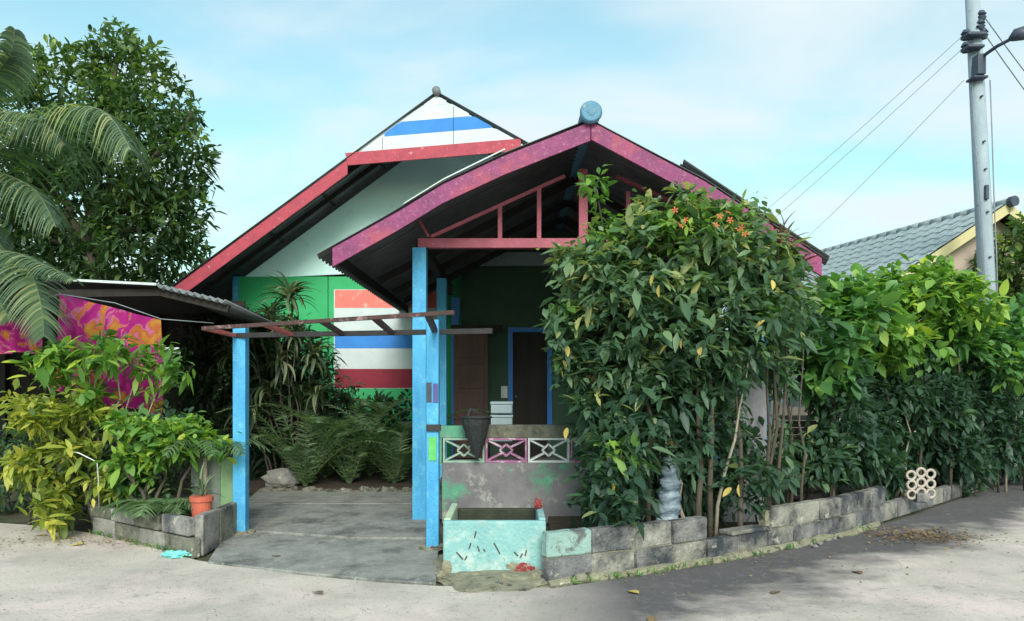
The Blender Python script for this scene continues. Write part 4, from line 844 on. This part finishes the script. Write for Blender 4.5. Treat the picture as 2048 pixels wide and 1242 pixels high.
# coconut palms at the left edge
CPm = thing('coconut_palm', (-9.2, 11.2, 0), 'coconut palm outside the left edge with a long arching frond before the big tree', 'palm', 'coconut palms at the left edge')
pc = P(-120, 330, 11)
MB().tube([(-9.2, 11.2, 0), (-9.0, 11.1, 1.8), (pc.x, 11, pc.z)], [.17, .14, .12], 12).build('trunk', PBARK, CPm, smooth=True)
for path, ll in (([(-120, 330), (-20, 310), (60, 255), (150, 215), (215, 228), (262, 300)], 1.25), ([(-120, 330), (-60, 220), (-10, 150), (20, 110), (30, 60)], .55), ([(-120, 330), (-40, 250), (20, 225), (80, 240), (130, 290)], .9), ([(-120, 330), (-60, 330), (0, 345), (70, 380), (110, 450)], 1.0), ([(-120, 330), (-40, 420), (-10, 480), (0, 560)], .6), ([(-120, 330), (-80, 200), (-60, 120), (-80, 30)], .6)):
    frond(CPm, [P(a, b_, 11 - .004 * (a + 120)) for a, b_ in path], ll, 'palm', n=84, droop=.9, wd=.032)
CP2 = thing('coconut_palm', (-8.6, 9.8, 0), 'young palm whose lower frond droops over the cloth at the left edge', 'palm', 'coconut palms at the left edge')
pc = P(-150, 520, 9.2)
MB().tube([(-8.6, 9.8, 0), (pc.x, 9.2, pc.z)], [.13, .1], 12).build('trunk', PBARK, CP2, smooth=True)
for path, ll in (([(-150, 520), (-40, 500), (20, 512), (62, 548), (82, 610), (88, 672)], .62), ([(-150, 520), (-60, 505), (20, 503), (90, 530), (150, 560)], .42), ([(-150, 520), (-80, 540), (-20, 580), (20, 640)], .5)):
    frond(CP2, [P(a, b_, 9.2 - .006 * (a + 150)) for a, b_ in path], ll, 'palm', n=76, droop=.55, wd=.028)

# ================================================================== SHRUBS RIGHT OF THE GATE
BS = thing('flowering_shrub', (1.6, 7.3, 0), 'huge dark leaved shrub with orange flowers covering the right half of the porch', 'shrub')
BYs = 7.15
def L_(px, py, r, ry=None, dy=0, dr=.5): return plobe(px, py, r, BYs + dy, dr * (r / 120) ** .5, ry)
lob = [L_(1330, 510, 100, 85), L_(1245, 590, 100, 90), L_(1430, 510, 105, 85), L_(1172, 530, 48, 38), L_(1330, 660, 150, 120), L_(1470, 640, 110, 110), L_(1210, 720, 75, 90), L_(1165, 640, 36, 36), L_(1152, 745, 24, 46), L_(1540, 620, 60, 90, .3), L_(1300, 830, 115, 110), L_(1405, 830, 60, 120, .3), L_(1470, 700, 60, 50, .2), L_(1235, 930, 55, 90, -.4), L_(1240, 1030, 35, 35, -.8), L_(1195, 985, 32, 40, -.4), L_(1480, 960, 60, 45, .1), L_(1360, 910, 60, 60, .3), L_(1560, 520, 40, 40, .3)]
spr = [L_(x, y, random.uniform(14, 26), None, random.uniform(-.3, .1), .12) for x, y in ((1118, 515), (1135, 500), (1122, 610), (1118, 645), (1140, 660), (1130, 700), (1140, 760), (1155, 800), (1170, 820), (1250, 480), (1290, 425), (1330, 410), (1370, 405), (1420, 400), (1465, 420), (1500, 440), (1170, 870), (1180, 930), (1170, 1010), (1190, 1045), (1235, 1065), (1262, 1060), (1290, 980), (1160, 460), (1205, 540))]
foliage(BS, 'bush', lob + spr, 1750, 8, .13, .40, parts=290, topt=.8, jit=.2, inner=.2, whorl=True, name='foliage')  # topt darkens the lower leaves, shade painted into their tint
lob2 = [L_(1188, 362, 16, 12), L_(1200, 395, 13, 12), L_(1215, 440, 24, 30), L_(1205, 480, 22, 20), L_(1400, 440, 70, 30)]
foliage(BS, 'lime', lob2 + [L_(1325, 450, 60, 30), L_(1250, 500, 50, 30), L_(1450, 450, 50, 24), L_(1125, 610, 25, 14), L_(1130, 700, 20, 12), L_(1510, 620, 40, 25), L_(1245, 895, 25, 14, -.6), L_(1380, 470, 90, 30)], 200, 8, .12, .4, topt=0, tbias=-.1, name='young_foliage', whorl=True)
for a, b_, r in (((1345, 1045), (1320, 880), .02), ((1375, 1050), (1330, 860), .024), ((1300, 1050), (1290, 760), .03), ((1400, 1030), (1400, 700), .035), ((1480, 1010), (1470, 720), .03), ((1240, 1060), (1200, 800), .02), ((1430, 1030), (1500, 700), .02), ((1350, 1040), (1250, 640), .03), ((1420, 1040), (1430, 500), .03)):
    p0 = P(a[0], a[1], 7.1); p0.z = 0; limbs(BS, p0, [P(b_[0], b_[1], 7.0 if r < .025 else 7.2)], r, PBARK if r < .025 else BARK, 'stem', .05)
limbs(BS, P(1240, 640, 7.2), [P(1190, 368, 7.15)], .015, BARK, 'stem', .03)
fm = MB()
for k in range(5):
    a = 2*math.pi*k/5; fm.add([(0, 0, 0), (math.cos(a-.35)*.6, math.sin(a-.35)*.6, .12), (math.cos(a), math.sin(a), .05), (math.cos(a+.35)*.6, math.sin(a+.35)*.6, .12)], [(0, 1, 2, 3)])
fme = mesh_of(fm, 'flower', FLOWER)
for i, (px, py) in enumerate(((1440, 432), (1460, 440), (1475, 460), (1432, 450), (1490, 468), (1372, 440), (1342, 882), (1456, 425), (1484, 455), (1362, 452), (1345, 890), (1350, 420))):
    piece('flower', fme, P(px, py, 6.55 if py < 500 else 6.9), (R(70) + random.uniform(-.6, .6), random.uniform(-.5, .5), random.uniform(-1, 1)), BS, (.036,)*3)
ylm = leafmesh('leaf_yellow', DRYY, .5)
for px, py in ((1307, 548), (1318, 570), (1335, 690), (1400, 695), (1132, 690), (1127, 720), (1405, 700), (1365, 675), (1463, 975), (1478, 968), (1135, 855), (1330, 555), (1120, 735), (1545, 560), (1530, 640), (1225, 960)):
    s_ = .11; piece('leaf', ylm, P(px, py, 6.5 if px > 1200 else 6.85), (random.uniform(-1, 1), R(50) + random.uniform(-.5, .5), random.uniform(0, 6)), BS, (s_,)*3)
# cordyline with red spikes before the porch roof end
CO = thing('cordyline', (P(1565, 0, 7.5).x, 7.5, 0), 'spiky red and green cordyline standing before the right end of the porch roof', 'plant')
for px, py, n_ in ((1560, 500, 42), (1580, 560, 34), (1540, 540, 26)):
    c = P(px, py, 7.5); limbs(CO, (c.x + random.uniform(-.15, .15), 7.6, 0), [c], .022, BARK, 'stem', .06); straps(CO, c, n_, .36, .035, 'cordy', up=.75, droopk=.45)

# shrub row behind the wall on the right
def shrub(name, x, y, label, key, lobes, n, per, Ln, ratio, stems, parts=0, cat='shrub', group=None, bark=BARK, sr=.025, **k):
    r = thing(name, (x, y, 0), label, cat, group)
    for (a, b_) in stems:
        limbs(r, a, [b_], sr, bark, 'stem', .08)
    foliage(r, key, lobes, n, per, Ln, ratio, parts=parts, **k); return r
def gp(px, Y): return Vector((P(px, 0, Y).x, Y, 0))
hg = 'shrubs grown together behind the low wall'
Y1 = 8.9
shrub('climbing_shrub', gp(1640, Y1).x, Y1, 'bright green broad leaved climber hanging between the porch and the hedge', 'hedge',
      [plobe(1590, 640, 50, Y1, .4), plobe(1650, 640, 70, Y1, .4, 60), plobe(1640, 720, 60, Y1 - .1, .4, 50), plobe(1560, 600, 36, Y1, .3), plobe(1530, 605, 26, 8.4, .2, 20), plobe(1700, 620, 50, Y1, .4)], 340, 7, .17, .62,
      [(gp(1575, Y1), P(1590, 640, Y1)), (gp(1660, Y1), P(1650, 640, Y1)), (gp(1610, Y1), P(1640, 700, Y1))], parts=200, group=hg, topt=.3, tbias=.1)
Y2 = 10.2
shrub('hedge_shrub', gp(1800, Y2).x, Y2, 'wide shrub with yellow green tips in the middle of the hedge', 'lime',
      [plobe(1720, 620, 60, Y2, .5, 50), plobe(1800, 610, 62, Y2, .5, 55), plobe(1860, 595, 60, Y2, .5, 48), plobe(1920, 620, 50, Y2, .5, 55), plobe(1765, 680, 80, Y2 - .3, .5, 55), plobe(1780, 555, 18, Y2, .2), plobe(1868, 545, 22, Y2, .2), plobe(1900, 560, 20, Y2, .2)], 700, 7, .15, .5,
      [(gp(1740, Y2), P(1730, 640, Y2)), (gp(1840, Y2), P(1850, 620, Y2)), (gp(1900, Y2), P(1910, 640, Y2))], parts=220, group=hg, topt=.4, tbias=.05, whorl=True, jit=.2)
Y3 = 11
shrub('hedge_shrub', gp(1990, Y3).x, Y3, 'round leaved shrub at the right end of the hedge', 'hedge',
      [plobe(1900, 690, 70, Y3 - .5, .5, 50), plobe(1980, 680, 60, Y3 - .3, .5, 45), plobe(2050, 660, 60, Y3, .5, 60), plobe(2120, 660, 80, Y3, .6), plobe(1990, 720, 70, Y3 - .4, .5, 45)], 520, 7, .15, .5,
      [(gp(1960, Y3), P(1960, 690, Y3)), (gp(2050, Y3), P(2050, 660, Y3))], parts=180, group=hg, topt=.4)
Y4 = 10.6
r = thing('under_shrub', (gp(1800, Y4).x, Y4, 0), 'tangled growth tinted dark for shade, filling the space under the right hedge', 'shrub', hg)
foliage(r, 'bush', [plobe(1690, 840, 45, 9.6, .3, 110), plobe(1730, 820, 90, 10.2, .4, 120), plobe(1830, 800, 100, 10.6, .5, 130), plobe(1930, 820, 90, 11.2, .5, 110), plobe(2040, 800, 90, 11.8, .5, 120), plobe(1760, 930, 60, 9.3, .2, 40), plobe(1900, 930, 60, 10.6, .3, 40), plobe(1700, 750, 90, 10.6, .3, 80), plobe(1850, 740, 90, 11.2, .3, 80), plobe(1980, 760, 90, 12, .3, 80), plobe(1680, 800, 40, 8.8, .2, 50), plobe(1720, 890, 40, 9, .2, 40), plobe(1650, 900, 36, 8.7, .2, 40), plobe(1800, 780, 50, 9.8, .2, 40), plobe(1750, 850, 40, 9.7, .2, 40), plobe(1880, 800, 50, 10, .2, 45), plobe(1940, 800, 50, 10.5, .2, 50), plobe(2010, 870, 50, 10.8, .2, 50), plobe(1920, 910, 40, 10.3, .2, 35), plobe(2060, 920, 50, 11.6, .2, 35)], 2500, 7, .15, .42, tbias=-.36, name='foliage')  # leaf tint lowered throughout to paint in the shade below the hedge
for i in range(7):
    px = random.uniform(1560, 2030); Y = 8.3 + (px - 1560) / 470 * 2.7; limbs(r, gp(px, Y), [P(px + random.uniform(-30, 30), random.uniform(650, 760), Y + .2)], random.uniform(.012, .022), PBARK if i % 2 else BARK, 'stem', .06)
r = thing('under_shrub', (gp(1560, 8.2).x, 8.2, 0), 'dark vines hanging behind the big shrub near the concrete panel', 'shrub', hg)
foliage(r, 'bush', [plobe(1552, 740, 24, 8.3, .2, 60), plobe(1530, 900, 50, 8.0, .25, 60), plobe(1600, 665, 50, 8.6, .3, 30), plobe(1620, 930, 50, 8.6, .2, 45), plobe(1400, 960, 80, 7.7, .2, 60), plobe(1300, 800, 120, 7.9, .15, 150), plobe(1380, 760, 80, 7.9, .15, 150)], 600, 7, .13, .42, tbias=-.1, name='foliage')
for px in (1555, 1580, 1540, 1600): limbs(r, gp(px, 8.2), [P(px + 8, 680, 8.3)], .02, BARK, 'stem', .05)

# ================================================================== PLANTS BEHIND THE GATE
DR = thing('dracaena', (gp(580, 11.2).x, 11.2, 0), 'tall dracaena with strap leaf heads behind the gate before the green wall', 'plant')
for i, (px, py, n_, L0) in enumerate(((578, 600, 60, .55), (545, 640, 34, .5), (505, 680, 44, .55), (590, 680, 44, .6), (560, 730, 40, .55), (625, 720, 40, .5), (468, 720, 30, .5), (540, 790, 34, .5), (600, 800, 34, .5), (500, 830, 30, .5), (640, 790, 26, .5))):
    c = P(px, py, 11.2 + .1 * (i % 3) - .1); straps(DR, c, n_, .55, .05, 'drac', up=.7, droopk=.75 if i < 1 else 1.1)
    limbs(DR, gp(585 + (px - 580) * .35, 11.4), [c], .02, BARK, 'stem', .06)
r = thing('backdrop_shrub', (gp(560, 12.3).x, 12.3, 0), 'dark dense shrub mass against the green wall behind the dracaena', 'shrub')
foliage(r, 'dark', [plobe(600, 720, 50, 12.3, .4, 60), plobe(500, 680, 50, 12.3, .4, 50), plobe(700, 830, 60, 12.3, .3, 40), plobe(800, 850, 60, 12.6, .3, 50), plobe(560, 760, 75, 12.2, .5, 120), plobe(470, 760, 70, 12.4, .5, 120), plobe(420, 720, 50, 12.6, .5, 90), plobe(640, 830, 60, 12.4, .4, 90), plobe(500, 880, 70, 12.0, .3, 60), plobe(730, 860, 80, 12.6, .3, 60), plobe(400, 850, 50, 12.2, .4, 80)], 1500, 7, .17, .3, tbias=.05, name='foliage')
limbs(r, gp(560, 12.3), [P(560, 700, 12.2), P(480, 720, 12.3)], .04, BARK, 'stem')
for i, (px, Y, n_, Lf, lab) in enumerate(((610, 11.0, 15, 1.5, 'arching fern at the left of the bed behind the gate'), (700, 11.3, 17, 1.8, 'large arching fern in the middle of the bed behind the gate'), (790, 11.3, 15, 1.5, 'arching fern nearest the porch post'), (650, 12.0, 12, 1.4, 'tall fern at the back of the bed under the flag'), (740, 12.2, 12, 1.5, 'dark tall fern under the painted flag'))):
    c = gp(px, Y); fe = thing('fern', (c.x, Y, 0), lab, 'fern', 'ferns in the bed behind the gate')
    for k in range(n_):
        a = 2 * math.pi * (k + random.random() * .6) / n_; l_ = Lf * random.uniform(.7, 1.05); rise = random.uniform(1.0, 1.9)
        dx, dy = math.cos(a), math.sin(a) * .7 - .1
        frond(fe, [c + Vector((dx * l_ * t, dy * l_ * t, .05 + rise * l_ * 1.15 * (t - .62 * t * t))) for t in (0, .25, .5, .75, 1)], .2, 'fern', n=30, droop=.2, wd=.034)
BE = thing('garden_edging', (gp(650, 10.6).x, 10.6, 0), 'dark stone edging along the fern bed at the end of the paving', 'edging')
for i in range(13):
    x_ = P(500, 0, 10.7).x + i * .205; x_ = -3.55 + i * .2 + random.uniform(-.05, .05); blob('stone', (x_, 10.75 + random.uniform(-.08, .06), .03), random.uniform(.07, .14), .07, random.uniform(.03, .075), CONC2, BE, n=6, am=.7, sd=i)
tag(MB().prism([(-5.2, 10.8), (-.98, 10.8), (-.98, 13.5), (-5.2, 13.5)], 'z', -.02, .07).build('soil_bed', SOIL, None), kind='structure')
RK = thing('garden_rock', (gp(545, 10.9).x, 10.9, 0), 'pale flat rock leaning in the fern bed beside the left gate post', 'rock'); c = gp(560, 10.9)
blob('stone', (c.x, 10.95, .16), .26, .1, .17, CONC, RK, n=7, am=.4, sd=3)

# ================================================================== LEFT FOREGROUND PLANTS
lg = 'shrubs in and beside the slab planter'
Y5 = 7.9
def sprigs(n, x0, x1, y0_, y1_, r0, r1, Y, dy=.3):
    return [plobe(random.uniform(x0, x1), random.uniform(y0_, y1_), (q_ := random.uniform(r0, r1)), Y + random.uniform(-dy, dy), None, q_ * .55) for _ in range(n)]
shrub('yellow_shrub', gp(110, Y5).x, Y5, 'yellow green leaved shrub at the far left road edge', 'yellow',
      sprigs(12, 60, 210, 790, 850, 24, 38, Y5) + sprigs(12, 40, 190, 890, 960, 20, 36, Y5 - .1) + sprigs(6, 80, 150, 985, 1040, 20, 32, Y5 - .2) + sprigs(4, 180, 230, 950, 1010, 16, 26, Y5 - .3) + [plobe(35, 800, 18, Y5, .1), plobe(28, 915, 18, Y5, .1)], 330, 7, .125, .36,
      [(gp(110, Y5), P(120, 800, Y5)), (gp(120, Y5), P(80, 900, Y5)), (gp(130, Y5), P(180, 850, Y5)), (gp(100, Y5), P(60, 880, Y5)), (gp(125, Y5), P(150, 1000, Y5))], parts=260, group=lg, topt=.2, tbias=.12, inner=.1, whorl=True)
Y6 = 8.1
shrub('broadleaf_shrub', gp(200, Y6).x, Y6, 'taller light green shrub spreading in front of the magenta cloth', 'lime',
      sprigs(7, 60, 180, 700, 745, 20, 34, Y6) + sprigs(6, 160, 260, 670, 715, 20, 32, Y6) + sprigs(6, 250, 345, 700, 740, 20, 32, Y6) + sprigs(4, 290, 360, 735, 790, 14, 22, Y6) + sprigs(4, 100, 200, 755, 790, 16, 26, Y6), 150, 7, .13, .4,
      [(gp(190, Y6), P(140, 720, Y6)), (gp(190, Y6), P(80, 715, Y6)), (gp(190, Y6), P(200, 700, Y6)), (gp(200, Y6), P(280, 720, Y6)), (gp(200, Y6), P(335, 745, Y6)), (gp(200, Y6), P(240, 690, Y6))], parts=200, group=lg, tbias=.0, droop=.35, bark=PBARK, sr=.018, inner=.05, whorl=True)
Y7 = 7.6
shrub('leafy_shrub', gp(300, Y7).x, Y7, 'fresh green leafy shrub growing in the slab planter', 'lime',
      sprigs(9, 230, 340, 830, 880, 20, 36, Y7, .2) + sprigs(7, 330, 440, 850, 895, 18, 30, Y7, .2) + sprigs(6, 210, 300, 900, 960, 18, 30, Y7, .2) + sprigs(4, 320, 380, 895, 925, 14, 24, Y7, .2), 250, 7, .105, .42,
      [(gp(300, Y7), P(270, 850, Y7)), (gp(310, Y7), P(350, 860, Y7)), (gp(330, Y7), P(420, 870, Y7)), (gp(290, Y7), P(250, 920, Y7)), (gp(300, Y7), P(230, 840, Y7))], parts=230, group=lg, topt=.2, tbias=-.02, inner=.1, whorl=True)
r = thing('under_shrub', (gp(230, 8.2).x, 8.3, 0), 'dark leafy undergrowth behind the shrubs at the left', 'shrub', lg)
foliage(r, 'bush', [plobe(200, 930, 110, 8.3, .3, 80), plobe(100, 900, 80, 8.5, .3, 80), plobe(310, 980, 80, 7.9, .25, 45), plobe(10, 950, 60, 9.2, .4, 60), plobe(330, 880, 60, 8.2, .25, 50)], 520, 7, .13, .35, tbias=-.05)
for px in (60, 140, 230, 300): limbs(r, gp(px, 8.3), [P(px + 10, 880, 8.3)], .015, BARK, 'stem')
for i, (px, Y, zb_, n_, Lf, lab) in enumerate(((318, 7.35, .2, 12, .62, 'small dark feathery palm hanging over the front of the planter'), (410, 7.75, .35, 9, .85, 'palm seedling with long leaflets beside the left gate post'))):
    c = gp(px, Y); c.z = zb_; fe = thing('palm_seedling', tuple(c), lab, 'palm', 'small palms in the slab planter'); h0 = c + Vector((0, 0, .1 if i == 0 else .45))
    MB().tube([c, h0], .025, 7).build('stem', PBARK, fe, smooth=True)
    for k in range(n_):
        a = 2 * math.pi * (k + random.random() * .5) / n_; l_ = Lf * random.uniform(.7, 1.05)
        frond(fe, [h0 + Vector((math.cos(a) * l_ * t, math.sin(a) * l_ * t * .7, (1.0 if i else .8) * l_ * (t - .9 * t * t))) for t in (0, .25, .5, .75, 1)], .24, 'fern', n=22, droop=.35, wd=.02)
# plant in the clay pot
pk = thing('pot_plant', (P(403, 0, 7.15).x, 7.15, .36), 'wispy plant growing out of the orange clay pot', 'plant')
straps(pk, (P(403, 0, 7.15).x, 7.15, P(0, 993, 7.15).z - .01), 14, .3, .018, 'fern', up=.9, droopk=.5)

# ================================================================== LITTER AND WEEDS
lmf = [leafmesh('fallen', DRY, .5), leafmesh('fallen_y', DRYY, .5)]
spots = [(1278, 1190, 1, 'yellow fallen leaf on the road before the block wall'), (1305, 1236, 0, 'orange brown fallen leaf at the bottom edge of the road'), (645, 1192, 0, 'small dark fallen leaf on the road before the gate'), (1545, 1190, 0, 'dark curled leaf on the road below the wall gap'), (170, 1090, 1, 'pale fallen leaf on the road by the yellow shrub'), (95, 1072, 1, 'pale fallen leaf at the left end of the road edge'), (560, 1118, 0, 'dark fallen leaf on the paving between the posts'), (1725, 1150, 0, 'brown leaf alone on the right side of the road')]
for px, py, k, lab in spots:
    q = G(px, py); o = piece('fallen_leaf', lmf[k], (q.x, q.y, .02 if 450 < px < 850 else .012), (random.uniform(-.2, .2), -.1, random.uniform(0, 6)), None, (.13,)*3); tag(o, lab, 'leaf', 'fallen leaves on the road')
def litter(name, label, cpx, cpy, n, sx, sy, mat, Ln, z=.01):
    q = G(cpx, cpy); pos = np.stack([RS.normal(q.x, sx, n), RS.normal(q.y, sy, n), RS.rand(n) * .03 + z], 1)
    d = RS.normal(0, 1, (n, 3)) * np.array([1, 1, .15]); LL = RS.uniform(.5, 1.2, n) * Ln
    o = leaves_mesh(name, pos, d, LL, LL * .5, RS.rand(n), mat, None, droop=.02); tag(o, label, 'litter')
litter('leaf_litter', 'pile of brown dead leaves on the road at the foot of the low wall', 1850, 1075, 750, .3, .2, DRY, .042)
litter('leaf_litter', 'scattered dark leaf crumbs along the base of the block wall', 1500, 1120, 260, .9, .5, DRY, .03)
litter('leaf_litter', 'leaf scraps along the road edge before the left shrubs', 200, 1085, 420, .8, .16, DRY, .035)
litter('leaf_litter', 'fine crumbs of dirt and leaf over the open road', 1000, 1190, 240, 2.6, .5, DRY, .02)
def weeds(px0, px1, f, n, label):
    pos = []; 
    for i in range(n): px = random.uniform(px0, px1); q = f(px); pos.append((q.x + random.gauss(0, .02), q.y + random.gauss(0, .02), 0))
    pos = np.repeat(np.array(pos), 5, 0); d = RS.normal(0, .5, pos.shape) + np.array([0, 0, .8]); LL = RS.uniform(.03, .09, len(pos)); o = leaves_mesh('weeds', pos, d, LL, LL * .15, RS.rand(len(pos)), LM['hedge'][0], None); tag(o, label, 'weeds')
weeds(1120, 1740, lambda px: along(spx(px)) + Vector((.05, -.13, 0)), 90, 'tufts of small weeds at the foot of the block wall')
weeds(180, 390, lambda px: Ll.lerp(Nn, (px - 182) / 210) + Vector((0, -.07, 0)), 60, 'small weeds at the foot of the slab planter')
for i, (px, py) in enumerate(((1655, 1075), (1668, 1072), (1640, 1082), (1630, 1088), (1622, 1085), (1680, 1068))):
    q = G(px, py + 8); tag(blob('pebble', (q.x, q.y, .014), random.uniform(.018, .032), .02, .018, CONC, None, n=5, am=.5, sd=i, origin=(q.x, q.y, 0)), 'pale stone chip in the short row at the foot of the block wall', 'stone', 'pale stone chips by the block wall')
# warm colour of cordyline soil behind the wall
tag(MB().prism([(along(.1).x, along(.1).y + .12), (along(sg1).x, along(sg1).y + .12), (along(acc[-1] - .1).x, along(acc[-1] - .1).y + .15), (7.0, 14), (2.9, 8.3), (.4, 8.3)], 'z', -.02, .1).build('soil_bank', SOIL, None), kind='structure')
